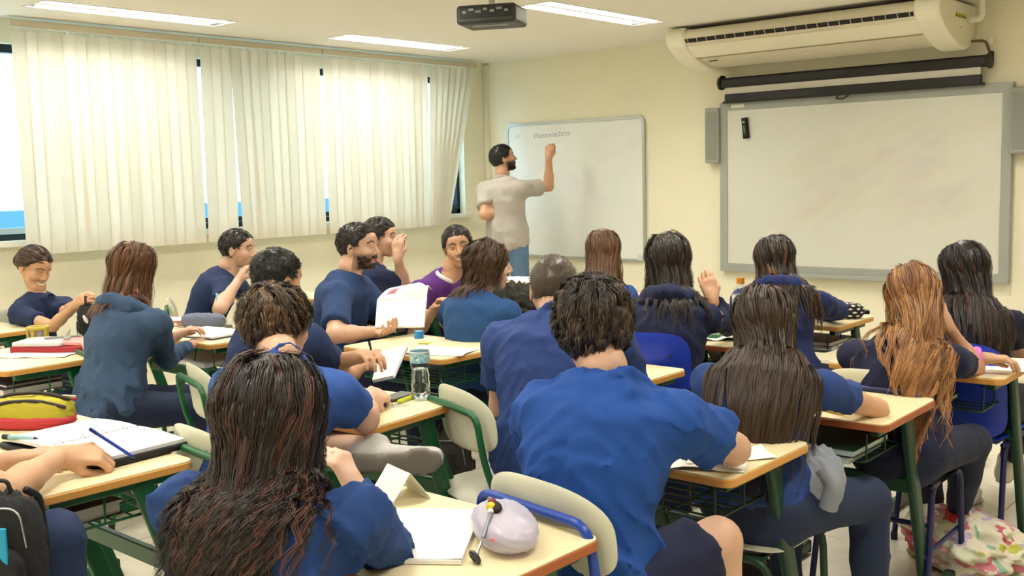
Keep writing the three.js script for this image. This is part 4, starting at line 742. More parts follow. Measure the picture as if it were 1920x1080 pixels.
const POSE = {
  A: {s:1.04,hd:[0.762,1.628,0.62],hy:38,hp:-12,hr:0,nk:[0.771,1.476,0.65],ty:-6,pv:[0.827,0.914,0.66],aR:{sh:[0.949,1.372,0.631],el:[1.022,1.386,0.344],wr:[1.079,1.627,0.407],hd:[-0.056,0.958,-0.282],pn:[-0.5,-0.1,-0.8],c:0.8},aL:{sh:[0.593,1.372,0.669],el:[0.726,1.167,0.837],wr:[0.807,1.167,0.619],hd:[0.351,0.0,-0.936],pn:[0.0,-1.0,0.0],c:0.5},lR:{hip:[0.918,0.914,0.65],kn:[0.936,0.467,0.628],an:[0.958,0.085,0.646],ft:[-0.105,0.0,-0.995],fu:[0.0,1.0,0.0]},lL:{hip:[0.736,0.914,0.67],kn:[0.714,0.467,0.652],an:[0.697,0.085,0.674],ft:[-0.105,0.0,-0.995],fu:[0.0,1.0,0.0]}},
  B: {s:0.92,hd:[0.832,1.041,4.631],hy:76,hp:26,hr:-6,nk:[0.87,0.9,4.618],ty:72,pv:[0.775,0.545,4.649],aR:{sh:[0.919,0.808,4.768],el:[1.168,0.749,4.708],wr:[1.357,0.866,4.671],hd:[0.841,0.515,-0.165],pn:[0.0,0.0,-1.0],c:0.7},aL:{sh:[0.822,0.808,4.467],el:[1.057,0.795,4.582],wr:[1.261,0.89,4.587],hd:[0.907,0.42,0.022],pn:[0.0,-1.0,0.0],c:0.7},lR:{hip:[0.8,0.545,4.726],kn:[1.169,0.5,4.669],an:[1.197,0.085,4.66],ft:[0.951,0.0,-0.309],fu:[0.0,1.0,0.0]},lL:{hip:[0.75,0.545,4.572],kn:[1.082,0.5,4.401],an:[1.11,0.085,4.392],ft:[0.951,0.0,-0.309],fu:[0.0,1.0,0.0]}},
  C: {s:0.95,hd:[2.338,1.118,4.864],hy:-14,hp:8,hr:0,nk:[2.409,0.989,4.927],ty:-8,pv:[2.429,0.545,5.065],aR:{sh:[2.571,0.894,4.904],el:[2.415,0.711,4.78],wr:[2.296,0.735,4.582],hd:[-0.512,0.105,-0.853],pn:[0.0,-1.0,0.0],c:0.35},aL:{sh:[2.248,0.894,4.95],el:[2.181,0.676,4.834],wr:[2.249,0.775,4.633],hd:[0.288,0.424,-0.859],pn:[0.0,-1.0,0.0],c:0.45},lR:{hip:[2.511,0.545,5.08],kn:[2.636,0.5,4.716],an:[2.642,0.085,4.687],ft:[0.174,0.0,-0.985],fu:[0.0,1.0,0.0]},lL:{hip:[2.347,0.545,5.051],kn:[2.354,0.5,4.666],an:[2.359,0.085,4.637],ft:[0.174,0.0,-0.985],fu:[0.0,1.0,0.0]}},
  D: {s:0.98,hd:[1.292,1.085,3.619],hy:56,hp:6,hr:0,nk:[1.243,0.967,3.679],ty:38,pv:[1.133,0.545,3.82],aR:{sh:[1.376,0.869,3.782],el:[1.579,0.783,3.954],wr:[1.447,0.918,3.734],hd:[0.263,0.841,-0.473],pn:[0.3,0.0,-0.9],c:0.85},aL:{sh:[1.11,0.869,3.575],el:[0.983,0.778,3.344],wr:[0.827,0.758,3.162],hd:[-0.648,-0.083,-0.757],pn:[0.0,-1.0,0.0],c:0.4},lR:{hip:[1.2,0.545,3.873],kn:[1.489,0.5,3.602],an:[1.508,0.085,3.578],ft:[0.616,0.0,-0.788],fu:[0.0,1.0,0.0]},lL:{hip:[1.065,0.545,3.767],kn:[1.259,0.5,3.421],an:[1.277,0.085,3.398],ft:[0.616,0.0,-0.788],fu:[0.0,1.0,0.0]}},
  E: {s:0.98,hd:[3.197,1.096,4.729],hy:2,hp:12,hr:0,nk:[3.272,0.977,4.773],ty:2,pv:[3.266,0.545,4.953],aR:{sh:[3.441,0.879,4.779],el:[3.385,0.703,4.569],wr:[3.268,0.704,4.36],hd:[0.262,0.367,-0.892],pn:[-0.7,-0.6,-0.2],c:0.75},aL:{sh:[3.104,0.879,4.767],el:[3.29,0.738,4.576],wr:[3.589,0.815,4.652],hd:[0.941,0.24,0.24],pn:[0.0,-1.0,0.0],c:0.5},lR:{hip:[3.352,0.545,4.956],kn:[3.426,0.5,4.567],an:[3.427,0.085,4.537],ft:[0.035,0.0,-0.999],fu:[0.0,1.0,0.0]},lL:{hip:[3.18,0.545,4.95],kn:[3.133,0.5,4.556],an:[3.134,0.085,4.526],ft:[0.035,0.0,-0.999],fu:[0.0,1.0,0.0]}},
  F: {s:1.0,hd:[4.045,1.052,5.355],hy:-4,hp:8,hr:0,nk:[4.158,0.977,5.427],ty:-20,pv:[4.216,0.545,5.587],aR:{sh:[4.32,0.877,5.368],el:[4.303,0.785,5.249],wr:[4.124,0.786,5.082],hd:[-0.361,0.103,-0.927],pn:[-0.5,-0.8,0.0],c:0.8},aL:{sh:[3.997,0.877,5.486],el:[3.905,0.647,5.381],wr:[3.931,0.775,5.159],hd:[0.099,0.496,-0.863],pn:[0.0,-1.0,0.0],c:0.45},lR:{hip:[4.304,0.545,5.593],kn:[4.392,0.5,5.198],an:[4.394,0.085,5.168],ft:[0.07,0.0,-0.998],fu:[0.0,1.0,0.0]},lL:{hip:[4.129,0.545,5.581],kn:[3.8,0.6,5.12],an:[4.347,0.702,5.247],ft:[0.751,0.0,-0.661],fu:[-0.55,0.25,-0.6]}},
  G: {s:1.03,hd:[2.602,1.145,3.799],hy:66,hp:2,hr:0,nk:[2.589,1.027,3.867],ty:58,pv:[2.538,0.545,3.899],aR:{sh:[2.683,0.924,4.017],el:[2.869,0.776,4.19],wr:[2.877,0.759,3.938],hd:[0.978,0.065,0.196],pn:[0.1,0.9,0.3],c:0.35},aL:{sh:[2.495,0.924,3.717],el:[2.64,0.77,3.66],wr:[2.77,0.8,3.73],hd:[0.7,0.7,0.14],pn:[0.3,-0.3,0.8],c:0.4},lR:{hip:[2.586,0.545,3.976],kn:[2.967,0.5,3.808],an:[2.993,0.085,3.792],ft:[0.848,0.0,-0.53],fu:[0.0,1.0,0.0]},lL:{hip:[2.49,0.545,3.822],kn:[2.808,0.5,3.553],an:[2.833,0.085,3.537],ft:[0.848,0.0,-0.53],fu:[0.0,1.0,0.0]}},
  H: {s:0.98,hd:[1.89,1.132,3.02],hy:56,hp:4,hr:0,nk:[1.858,1.006,3.066],ty:48,pv:[1.769,0.545,3.147],aR:{sh:[1.971,0.908,3.191],el:[1.968,0.849,2.918],wr:[2.071,1.018,3.054],hd:[0.0,1.0,0.0],pn:[-0.3,0.0,-0.9],c:0.5},aL:{sh:[1.745,0.908,2.941],el:[1.807,0.682,2.819],wr:[2.018,0.775,2.76],hd:[0.887,0.39,-0.245],pn:[0.0,-1.0,0.0],c:0.45},lR:{hip:[1.827,0.545,3.211],kn:[2.158,0.5,2.993],an:[2.18,0.085,2.973],ft:[0.743,0.0,-0.669],fu:[0.0,1.0,0.0]},lL:{hip:[1.711,0.545,3.082],kn:[1.962,0.5,2.776],an:[1.985,0.085,2.755],ft:[0.743,0.0,-0.669],fu:[0.0,1.0,0.0]}},
  I: {s:1.0,hd:[2.452,1.086,2.935],hy:134,hp:4,hr:10,nk:[2.386,0.934,2.948],ty:128,pv:[2.197,0.545,2.8],aR:{sh:[2.28,0.834,3.083],el:[2.351,0.604,3.203],wr:[2.571,0.775,3.247],hd:[0.779,0.607,0.158],pn:[0.0,-1.0,0.0],c:0.45},aL:{sh:[2.492,0.834,2.812],el:[2.641,0.735,3.034],wr:[2.737,0.775,3.236],hd:[0.423,0.177,0.889],pn:[0.0,-1.0,0.0],c:0.45},lR:{hip:[2.142,0.545,2.869],kn:[2.421,0.5,3.163],an:[2.444,0.085,3.181],ft:[0.788,0.0,0.616],fu:[0.0,1.0,0.0]},lL:{hip:[2.251,0.545,2.731],kn:[2.603,0.5,2.93],an:[2.627,0.085,2.948],ft:[0.788,0.0,0.616],fu:[0.0,1.0,0.0]}},
  J: {s:0.96,hd:[3.332,1.071,3.636],hy:47,hp:4,hr:0,nk:[3.32,0.949,3.691],ty:0,pv:[3.32,0.545,3.751],aR:{sh:[3.485,0.853,3.691],el:[3.535,0.632,3.566],wr:[3.439,0.775,3.374],hd:[-0.372,0.555,-0.744],pn:[0.0,-1.0,0.0],c:0.45},aL:{sh:[3.155,0.853,3.691],el:[2.945,0.767,3.538],wr:[3.041,0.775,3.346],hd:[0.447,0.036,-0.894],pn:[0.0,-1.0,0.0],c:0.45},lR:{hip:[3.405,0.545,3.751],kn:[3.465,0.5,3.367],an:[3.465,0.085,3.337],ft:[0.0,0.0,-1.0],fu:[0.0,1.0,0.0]},lL:{hip:[3.236,0.545,3.751],kn:[3.176,0.5,3.367],an:[3.176,0.085,3.337],ft:[0.0,0.0,-1.0],fu:[0.0,1.0,0.0]}},
  K: {s:1.06,hd:[4.377,1.089,4.456],hy:-50,hp:6,hr:0,nk:[4.441,1.021,4.517],ty:-26,pv:[4.498,0.545,4.634],aR:{sh:[4.612,0.915,4.434],el:[4.597,0.671,4.288],wr:[4.408,0.775,4.144],hd:[-0.728,0.4,-0.557],pn:[0.0,-1.0,0.0],c:0.45},aL:{sh:[4.269,0.915,4.601],el:[4.164,0.671,4.499],wr:[4.166,0.775,4.262],hd:[0.009,0.4,-0.916],pn:[0.0,-1.0,0.0],c:0.45},lR:{hip:[4.59,0.545,4.642],kn:[4.687,0.5,4.225],an:[4.69,0.085,4.195],ft:[0.087,0.0,-0.996],fu:[0.0,1.0,0.0]},lL:{hip:[4.405,0.545,4.626],kn:[4.382,0.5,4.198],an:[4.384,0.085,4.169],ft:[0.087,0.0,-0.996],fu:[0.0,1.0,0.0]}},
  L: {s:0.93,hd:[3.343,1.078,2.756],hy:-40,hp:4,hr:0,nk:[3.363,0.943,2.825],ty:-12,pv:[3.392,0.545,2.962],aR:{sh:[3.519,0.85,2.792],el:[3.543,0.636,2.663],wr:[3.413,0.775,2.5],hd:[-0.519,0.555,-0.651],pn:[0.0,-1.0,0.0],c:0.45},aL:{sh:[3.206,0.85,2.858],el:[3.132,0.636,2.75],wr:[3.184,0.775,2.549],hd:[0.209,0.555,-0.805],pn:[0.0,-1.0,0.0],c:0.45},lR:{hip:[3.474,0.545,2.962],kn:[3.534,0.5,2.59],an:[3.534,0.085,2.56],ft:[0.0,0.0,-1.0],fu:[0.0,1.0,0.0]},lL:{hip:[3.31,0.545,2.962],kn:[3.25,0.5,2.59],an:[3.25,0.085,2.56],ft:[0.0,0.0,-1.0],fu:[0.0,1.0,0.0]}},
  M: {s:0.97,hd:[4.227,1.118,3.513],hy:-50,hp:2,hr:0,nk:[4.288,0.991,3.585],ty:-22,pv:[4.333,0.545,3.696],aR:{sh:[4.442,0.894,3.522],el:[4.376,0.826,3.263],wr:[4.413,0.955,3.459],hd:[-0.361,0.927,-0.103],pn:[-0.5,0.0,-0.8],c:0.35},aL:{sh:[4.133,0.894,3.647],el:[4.039,0.671,3.549],wr:[4.057,0.775,3.333],hd:[0.072,0.431,-0.899],pn:[0.0,-1.0,0.0],c:0.45},lR:{hip:[4.418,0.545,3.696],kn:[4.478,0.5,3.308],an:[4.478,0.085,3.278],ft:[0.0,0.0,-1.0],fu:[0.0,1.0,0.0]},lL:{hip:[4.247,0.545,3.696],kn:[4.187,0.5,3.308],an:[4.187,0.085,3.278],ft:[0.0,0.0,-1.0],fu:[0.0,1.0,0.0]}},
  N: {s:0.97,hd:[4.329,1.062,2.762],hy:-52,hp:8,hr:0,nk:[4.394,0.971,2.825],ty:-26,pv:[4.46,0.545,2.96],aR:{sh:[4.544,0.874,2.752],el:[4.521,0.807,2.485],wr:[4.344,0.752,2.336],hd:[-0.743,-0.234,-0.627],pn:[0.0,-1.0,0.0],c:0.45},aL:{sh:[4.244,0.874,2.899],el:[4.144,0.651,2.807],wr:[4.146,0.775,2.59],hd:[0.009,0.497,-0.868],pn:[0.0,-1.0,0.0],c:0.45},lR:{hip:[4.545,0.545,2.96],kn:[4.605,0.5,2.572],an:[4.605,0.085,2.542],ft:[0.0,0.0,-1.0],fu:[0.0,1.0,0.0]},lL:{hip:[4.374,0.545,2.96],kn:[4.314,0.5,2.572],an:[4.314,0.085,2.542],ft:[0.0,0.0,-1.0],fu:[0.0,1.0,0.0]}},
  O: {s:1.0,hd:[5.112,1.109,5.214],hy:-44,hp:10,hr:0,nk:[5.191,1.014,5.265],ty:-18,pv:[5.2,0.545,5.4],aR:{sh:[5.348,0.914,5.214],el:[5.346,0.796,4.954],wr:[5.12,0.79,4.86],hd:[-0.759,0.0,-0.651],pn:[0.0,-1.0,0.0],c:0.4},aL:{sh:[5.034,0.914,5.316],el:[4.86,0.78,5.14],wr:[4.98,0.79,4.92],hd:[0.478,0.04,-0.877],pn:[0.0,-1.0,0.0],c:0.45},lR:{hip:[5.288,0.545,5.403],kn:[5.403,0.624,5.134],an:[5.404,0.085,5.104],ft:[0.035,0.0,-0.999],fu:[0.0,1.0,0.0]},lL:{hip:[5.112,0.545,5.397],kn:[5.066,0.5,4.995],an:[5.067,0.085,4.965],ft:[0.035,0.0,-0.999],fu:[0.0,1.0,0.0]}},
  P: {s:0.95,hd:[5.135,1.018,4.403],hy:-40,hp:14,hr:0,nk:[5.184,0.949,4.477],ty:-18,pv:[5.227,0.545,4.61],aR:{sh:[5.339,0.854,4.427],el:[5.398,0.758,4.181],wr:[5.19,0.79,4.14],hd:[-0.848,0.0,-0.53],pn:[0.0,-1.0,0.0],c:0.4},aL:{sh:[5.029,0.854,4.528],el:[4.98,0.78,4.42],wr:[5.02,0.79,4.19],hd:[0.171,0.043,-0.984],pn:[0.0,-1.0,0.0],c:0.45},lR:{hip:[5.311,0.545,4.616],kn:[5.397,0.5,4.241],an:[5.399,0.085,4.211],ft:[0.07,0.0,-0.998],fu:[0.0,1.0,0.0]},lL:{hip:[5.144,0.545,4.604],kn:[5.11,0.5,4.221],an:[5.113,0.085,4.191],ft:[0.07,0.0,-0.998],fu:[0.0,1.0,0.0]}},
  Q: {s:0.93,hd:[5.286,1.026,3.601],hy:-32,hp:26,hr:-4,nk:[5.279,0.919,3.675],ty:-16,pv:[5.323,0.545,3.829],aR:{sh:[5.433,0.826,3.631],el:[5.426,0.762,3.374],wr:[5.376,0.929,3.52],hd:[-0.325,0.921,-0.217],pn:[-0.9,0.0,0.0],c:0.4},aL:{sh:[5.125,0.826,3.719],el:[5.12,0.78,3.5],wr:[5.441,0.795,3.355],hd:[0.911,0.043,-0.411],pn:[0.0,-1.0,0.0],c:0.45},lR:{hip:[5.405,0.545,3.832],kn:[5.446,0.513,3.454],an:[5.347,0.189,3.281],ft:[0.035,0.0,-0.999],fu:[0.0,1.0,0.0]},lL:{hip:[5.241,0.545,3.826],kn:[5.2,0.5,3.3],an:[5.16,0.09,2.98],ft:[0.035,0.0,-0.999],fu:[0.0,1.0,0.0]}},
  R: {s:0.95,hd:[5.211,1.063,2.857],hy:-50,hp:4,hr:0,nk:[5.252,0.95,2.932],ty:-24,pv:[5.305,0.545,3.05],aR:{sh:[5.401,0.855,2.865],el:[5.378,0.709,2.638],wr:[5.214,0.775,2.503],hd:[-0.738,0.297,-0.607],pn:[0.0,-1.0,0.0],c:0.45},aL:{sh:[5.103,0.855,2.998],el:[5.007,0.636,2.906],wr:[5.016,0.775,2.693],hd:[0.037,0.547,-0.836],pn:[0.0,-1.0,0.0],c:0.45},lR:{hip:[5.388,0.545,3.05],kn:[5.42,0.5,2.52],an:[5.267,0.168,2.384],ft:[0.0,0.0,-1.0],fu:[0.0,1.0,0.0]},lL:{hip:[5.221,0.545,3.05],kn:[5.161,0.5,2.67],an:[5.161,0.085,2.64],ft:[0.0,0.0,-1.0],fu:[0.0,1.0,0.0]}},
  S: {s:0.97,hd:[5.012,1.045,6.073],hy:-30,hp:2,hr:0,nk:[5.037,0.934,6.107],ty:-25,pv:[5.08,0.545,6.198],aR:{sh:[5.2,0.881,6.031],el:[5.071,0.727,5.841],wr:[4.862,0.802,5.757],hd:[-0.485,0.867,0.116],pn:[-0.8,0.1,0.2],c:0.75},aL:{sh:[4.875,0.881,6.183],el:[4.88,0.72,6.02],wr:[4.98,0.63,5.86],hd:[0.478,-0.431,-0.765],pn:[0.0,-1.0,0.0],c:0.45},lR:{hip:[5.165,0.545,6.198],kn:[5.225,0.5,5.81],an:[5.225,0.085,5.78],ft:[0.0,0.0,-1.0],fu:[0.0,1.0,0.0]},lL:{hip:[4.994,0.545,6.198],kn:[4.934,0.5,5.81],an:[4.934,0.085,5.78],ft:[0.0,0.0,-1.0],fu:[0.0,1.0,0.0]}},
  T: {s:1.0,hd:[3.969,1.22,6.366],hy:0,hp:12,hr:0,nk:[3.969,1.06,6.426],ty:4,pv:[3.962,0.545,6.526],aR:{sh:[4.141,0.96,6.438],el:[4.199,0.79,6.236],wr:[4.024,0.8,6.023],hd:[0.362,-0.052,-0.931],pn:[-0.5,-0.8,0.0],c:0.72},aL:{sh:[3.798,0.96,6.414],el:[3.757,0.73,6.281],wr:[3.87,0.775,6.088],hd:[0.499,0.197,-0.844],pn:[0.0,-1.0,0.0],c:0.45},lR:{hip:[4.05,0.545,6.532],kn:[4.199,0.652,6.129],an:[4.201,0.085,6.099],ft:[0.07,0.0,-0.998],fu:[0.0,1.0,0.0]},lL:{hip:[3.874,0.545,6.519],kn:[3.842,0.5,6.116],an:[3.845,0.085,6.086],ft:[0.07,0.0,-0.998],fu:[0.0,1.0,0.0]}},
};

// ------------------------------------------------------------------ the class
const SK = { light: [0.66, 0.40, 0.27], tan: [0.58, 0.32, 0.19], warm: [0.62, 0.35, 0.20], pale: [0.70, 0.44, 0.31] };
const HC = { black: [0.010, 0.008, 0.007], dark: [0.020, 0.012, 0.008], brown: [0.050, 0.026, 0.013], mid: [0.075, 0.036, 0.016], auburn: [0.14, 0.055, 0.018], light: [0.16, 0.075, 0.028], blonde: [0.42, 0.20, 0.065] };
const crown = (p) => [p[0], p[1] - 0.09, p[2] + 0.05];                                    // whorl at the back of the head
const hairShort = (k = {}) => ({ ears: true, length: 0.016, steps: 3, guides: 700, kids: 8, lift: 0.03, fall: 0.05, hold: 0.5, spread: 0.006, clump: 0.2, wave: 0, layer: 0.010, thick: 0.0025, stick: -0.2, hug: 1, body: false, cap: 0.010, r0: 0.0008, r1: 0.0003, comb: (p, n) => { if (p[2] > 0.035) return [p[0] * 2.5 + 0.04, 0.12, -0.12]; const c = crown(p); return [c[0] * 3, c[1] * 2 - 0.02, c[2] * 2 + 0.03]; }, ...k });
const hairShag = (k = {}) => ({ ears: true, length: 0.062, steps: 7, guides: 560, kids: 14, lift: 0.12, fall: 0.2, hold: 0.4, spread: 0.009, clump: 0.4, wave: 0.003, waveLen: 0.06, layer: 0.008, thick: 0.014, stick: -0.2, hug: 0.75, body: false, cap: 0.010, r0: 0.0011, r1: 0.0003, ragged: 0.3, comb: (p, n) => { const c = crown(p); return [c[0] * 3 + rs(0.08), c[1] * 2.4 - 0.06, c[2] * 2.4 + 0.01 + rs(0.08)]; }, ...k });
const hairLong = (k = {}) => ({ length: 0.48, steps: 14, guides: 260, kids: 14, lift: 0.04, fall: 0.7, hold: 0.4, spread: 0.009, clump: 0.3, wave: 0.005, waveLen: 0.14, layer: 0.006, thick: 0.010, gather: 0.03, cap: 0.008, r0: 0.0013, r1: 0.0004, ragged: 0.3, vary: 0.18, comb: (p, n) => { const sd = p[0] + rs(0.014) - (k.part ?? 0.0) > 0 ? 1 : -1, w = smooth(-0.05, 0.05, p[2]); return [sd * lerp(0.05, 0.75, w) * (p[1] > 0.02 ? 1 : 0.2), -0.45, -0.45 * (1 - 0.4 * w) + (k.fwd ?? 0)]; }, ...k });
const tee = (c, k = {}) => ({ kind: 'tee', color: hex(c), ...k });
const hoodie = (c, k = {}) => ({ kind: 'hoodie', color: hex(c), loose: 0.022, fold: 0.011, hem: -0.08, ...k });
const NAVY = hex('#141d3c'), JEAN = hex('#1d2b4a');
const cast = {};
cast.A = buildPerson('A', { label: 'standing bearded teacher in grey polo writing on the whiteboard', male: true, skin: SK.tan, hairColor: HC.black, hair: hairShort({ length: 0.024 }), face: true, beard: 0.75, top: { kind: 'polo', color: hex('#b3aca2'), collar: hex('#a59e95'), sleeve: 0.72, loose: 0.02, hem: -0.06, fold: 0.006 }, pants: hex('#5d7c9e'), deep: 1.05, slouch: 0.01 });
cast.B = buildPerson('B', { label: 'smiling girl with hair in a bun looking down at her bag', male: false, skin: SK.warm, hairColor: HC.mid, face: true, smile: true, lids: -0.25, hair: hairShort({ length: 0.12, steps: 7, guides: 320, kids: 12, hug: 1, lift: 0.05, hold: 0.9, comb: (p) => [-p[0] * 5, -0.06 - p[1] * 2.2, -0.45], layer: 0.008, thick: 0.006, bun: [-0.02, -0.02, -0.135], line: 0.016 }), top: tee('#17284f'), pants: NAVY });
cast.C = buildPerson('C', { label: 'girl with auburn bob seen from behind in blue-grey hooded top', male: false, skin: SK.light, hairColor: HC.auburn, hair: hairLong({ length: 0.26, push: 0.1, steps: 11, guides: 260, kids: 14, wave: 0.004, waveLen: 0.12, thick: 0.014, gather: 0.0 }), top: hoodie('#344c6a'), pants: hex('#16233f'), near: 1 });
cast.D = buildPerson('D', { label: 'dark-haired boy by the blinds resting his chin on his fist', male: true, skin: SK.light, hairColor: HC.dark, hair: hairShort(), face: true, top: tee('#132850'), pants: NAVY });
cast.E = buildPerson('E', { label: 'boy with cropped black hair writing in a notebook', male: true, skin: SK.tan, hairColor: HC.black, hair: hairShort({ length: 0.020 }), top: tee('#182c58'), pants: hex('#2c313d'), near: 1 });
cast.F = buildPerson('F', { label: 'boy with tousled brown hair in blue shirt leaning on bottle desk', male: true, skin: SK.light, hairColor: HC.brown, hair: hairShag({ length: 0.075, streak: [0.13, 0.07, 0.03, 0.3] }), face: true, top: tee('#284f98', { loose: 0.018 }), pants: hex('#18244a'), shorts: 0.85, near: 1, shoe: mat(hex('#bdbab4'), 0.7), sole: mat(hex('#847d76'), 0.85) });
cast.G = buildPerson('G', { label: 'bearded boy in navy shirt holding an open book', male: true, skin: SK.light, hairColor: HC.dark, hair: hairShort({ length: 0.022 }), face: true, beard: 0.6, top: tee('#193764', { sleeve: 0.80, loose: 0.016 }), pants: NAVY, near: 1 });
cast.H = buildPerson('H', { label: 'boy behind the bearded one with his hand at his face', male: true, skin: SK.light, hairColor: HC.dark, hair: hairShort({ length: 0.028, cap: 0.013 }), face: true, top: tee('#142447', { sleeve: 0.75 }), pants: NAVY });
cast.I = buildPerson('I', { label: 'grinning boy in a purple shirt facing the camera', male: true, skin: SK.warm, hairColor: HC.dark, hair: hairShort({ length: 0.026 }), face: true, smile: true, top: tee('#5c2a7c', { sleeve: 0.9, trimColor: hex('#efe9e4') }), pants: hex('#3c1a52') });
cast.J = buildPerson('J', { label: 'boy with chin-length brown hair turned in profile to the right', male: true, skin: SK.light, hairColor: HC.mid, hair: hairLong({ length: 0.19, steps: 10, guides: 240, kids: 13, wave: 0.007, waveLen: 0.09, fwd: 0.1, thick: 0.012, gather: 0 }), face: true, top: tee('#1d497c'), pants: NAVY, near: 1 });
cast.K = buildPerson('K', { label: 'broad boy with buzz cut seen from behind in blue shirt', male: true, skin: SK.light, hairColor: [0.085, 0.055, 0.035], hair: hairShort({ length: 0.006, steps: 2, guides: 900, kids: 5, lift: 0.5, cap: 0.0055, layer: 0.005, thick: 0.0012, wave: 0, r0: 0.0006, spread: 0.010, tilt: 0.92, line: 0.026 }), top: tee('#253f7c', { loose: 0.022, hem: -0.09, fold: 0.011 }), pants: hex('#16224c'), near: 2 });
cast.L = buildPerson('L', { label: 'far girl with long light brown hair facing the boards', male: false, skin: SK.light, hairColor: HC.light, hair: hairLong({ length: 0.40, guides: 170, kids: 12, steps: 12 }), top: tee('#2a4c8e'), pants: NAVY });
cast.M = buildPerson('M', { label: 'girl with dark wavy hair in navy hooded top raising her hand', male: false, skin: SK.tan, hairColor: HC.dark, hair: hairLong({ gather: 0, length: 0.33, push: 0.15, steps: 12, guides: 260, wave: 0.008, waveLen: 0.10, thick: 0.012, streak: [0.06, 0.03, 0.012, 0.25] }), top: hoodie('#0d183c'), pants: hex('#0f1730'), near: 1 });
cast.N = buildPerson('N', { label: 'girl with dark hair over her shoulder in blue hooded top', male: false, skin: SK.light, hairColor: HC.dark, hair: hairLong({ gather: 0.005, push: 0.2, length: 0.42, guides: 220, wave: 0.006, streak: [0.14, 0.06, 0.02, 0.2] }), top: hoodie('#192a60'), pants: NAVY });
cast.O = buildPerson('O', { label: 'boy with tousled dark hair in bright blue shirt, back to camera', male: true, skin: SK.light, hairColor: HC.dark, hair: hairShag({ lengthAt: (p) => (p[1] < 0.0 ? 1.25 : 1), streak: [0.10, 0.06, 0.035, 0.25] }), top: tee('#114694', { loose: 0.022, hem: -0.11, fold: 0.013, sleeve: 0.54 }), pants: hex('#10183a'), shorts: 0.88, near: 2, wide: 0.95 });
cast.P = buildPerson('P', { label: 'girl with very long straight brown hair down her back', male: false, skin: SK.warm, hairColor: HC.brown, hair: hairLong({ length: 0.50, clump: 0.7, steps: 18, guides: 320, kids: 16, wave: 0.004, waveLen: 0.22, thick: 0.012, part: 0.01, gather: 0.045, ragged: 0.42, r0: 0.0013 }), top: tee('#1f3d7c', { hem: -0.02, sleeve: 0.50 }), pants: JEAN, lowWaist: true, near: 1 });
cast.Q = buildPerson('Q', { label: 'girl with messy blonde hair leaning her head on her hand', male: false, skin: SK.tan, hairColor: HC.blonde, hair: hairLong({ length: 0.52, steps: 17, guides: 280, kids: 15, wave: 0.012, waveLen: 0.17, thick: 0.010, spread: 0.010, gather: 0.085, clump: 0.55, streak: [0.22, 0.085, 0.025, 0.4] }), top: tee('#0c1238', { sleeve: 0.52 }), pants: hex('#151d38'), near: 1, shoe: M.shoeRed, sole: M.shoeRed });
cast.R = buildPerson('R', { label: 'girl with straight black hair at the right edge', male: false, skin: SK.tan, hairColor: HC.black, hair: hairLong({ length: 0.40, guides: 230, kids: 14, wave: 0.003, tint: [1.5, 1, 0.9], streak: [0.07, 0.03, 0.02, 0.12] }), top: tee('#080e2a', { sleeve: 0.58 }), pants: hex('#090b14'), near: 1, shoe: M.shoeWhite });
cast.S = buildPerson('S', { label: 'girl nearest the camera with long wet dark hair', male: false, skin: SK.pale, hairColor: HC.dark, hair: hairLong({ length: 0.44, steps: 20, guides: 480, kids: 16, wave: 0.011, waveLen: 0.07, thick: 0.020, layer: 0.006, spread: 0.010, gather: 0.05, push: 0.1, hug: 0.85, cap: 0.010, clump: 0.75, r0: 0.0009, r1: 0.0003, streak: [0.09, 0.032, 0.022, 0.22], ragged: 0.4 }), top: { kind: 'sweater', color: hex('#173c78'), loose: 0.022, fold: 0.016, hem: -0.08 }, pants: NAVY, near: 2 });
cast.T = buildPerson('T', { label: 'boy at the left edge writing in the ring binder', male: true, skin: SK.warm, hairColor: HC.dark, hair: hairShort({ guides: 150 }), top: tee('#17284f'), pants: hex('#1d2f52'), near: 1 });
const ENB = [[3.498, 0.69, 4.523], [3.597, 0.715, 4.498], [3.492, 0.804, 4.324], [3.364, 0.77, 4.361]], GB = {LB: [2.894, 0.785, 3.969], RB: [3.111, 0.793, 3.857], HL: [2.819, 0.904, 3.883], HR: [3.027, 0.918, 3.752], TL: [2.812, 0.937, 3.778], TR: [3.011, 0.977, 3.705]}, EPEN = [[3.49, 0.735, 4.496], [3.459, 0.839, 4.495]];

// ------------------------------------------------------------------ things on desks, in baskets and on the floor
const Y0 = DH + 0.0024, paperMat = mat(hex('#f4f2ea'), 0.75), paperGrey = mat(hex('#e4e2da'), 0.75), inkBlue = mat(hex('#2a3a7a'), 0.5);
// a sheet or a pad, gently warped, lying at y = 0
function sheetGeo(w, d, t = 0.0012, warp = 0.004, seed = 0) { const g = new THREE.BoxGeometry(w, t, d, 10, 1, 10), p = g.attributes.position; for (let i = 0; i < p.count; i++) { const x = p.getX(i), z = p.getZ(i); p.setY(i, p.getY(i) + t / 2 + warp * Math.max(0, noise3(x * 6 + seed, z * 6, seed)) + warp * 0.8 * Math.max(0, Math.abs(x / w) + Math.abs(z / d) - 0.75)); } g.computeVertexNormals(); return g; }
const linedTex = canvasTex(256, 360, (c, w, h) => { c.fillStyle = '#f7f6f0'; c.fillRect(0, 0, w, h); c.strokeStyle = 'rgba(150,170,205,0.35)'; for (let y = 40; y < h; y += 11) { c.beginPath(); c.moveTo(0, y); c.lineTo(w, y); c.stroke(); } c.strokeStyle = 'rgba(60,70,110,0.5)'; for (let y = 46; y < h * 0.55; y += 11) { c.beginPath(); c.moveTo(24, y); for (let x = 24; x < 60 + rnd() * 170; x += 4) c.lineTo(x, y - rnd() * 5); c.stroke(); } });
const lined = mat(0xffffff, 0.75, { map: linedTex });
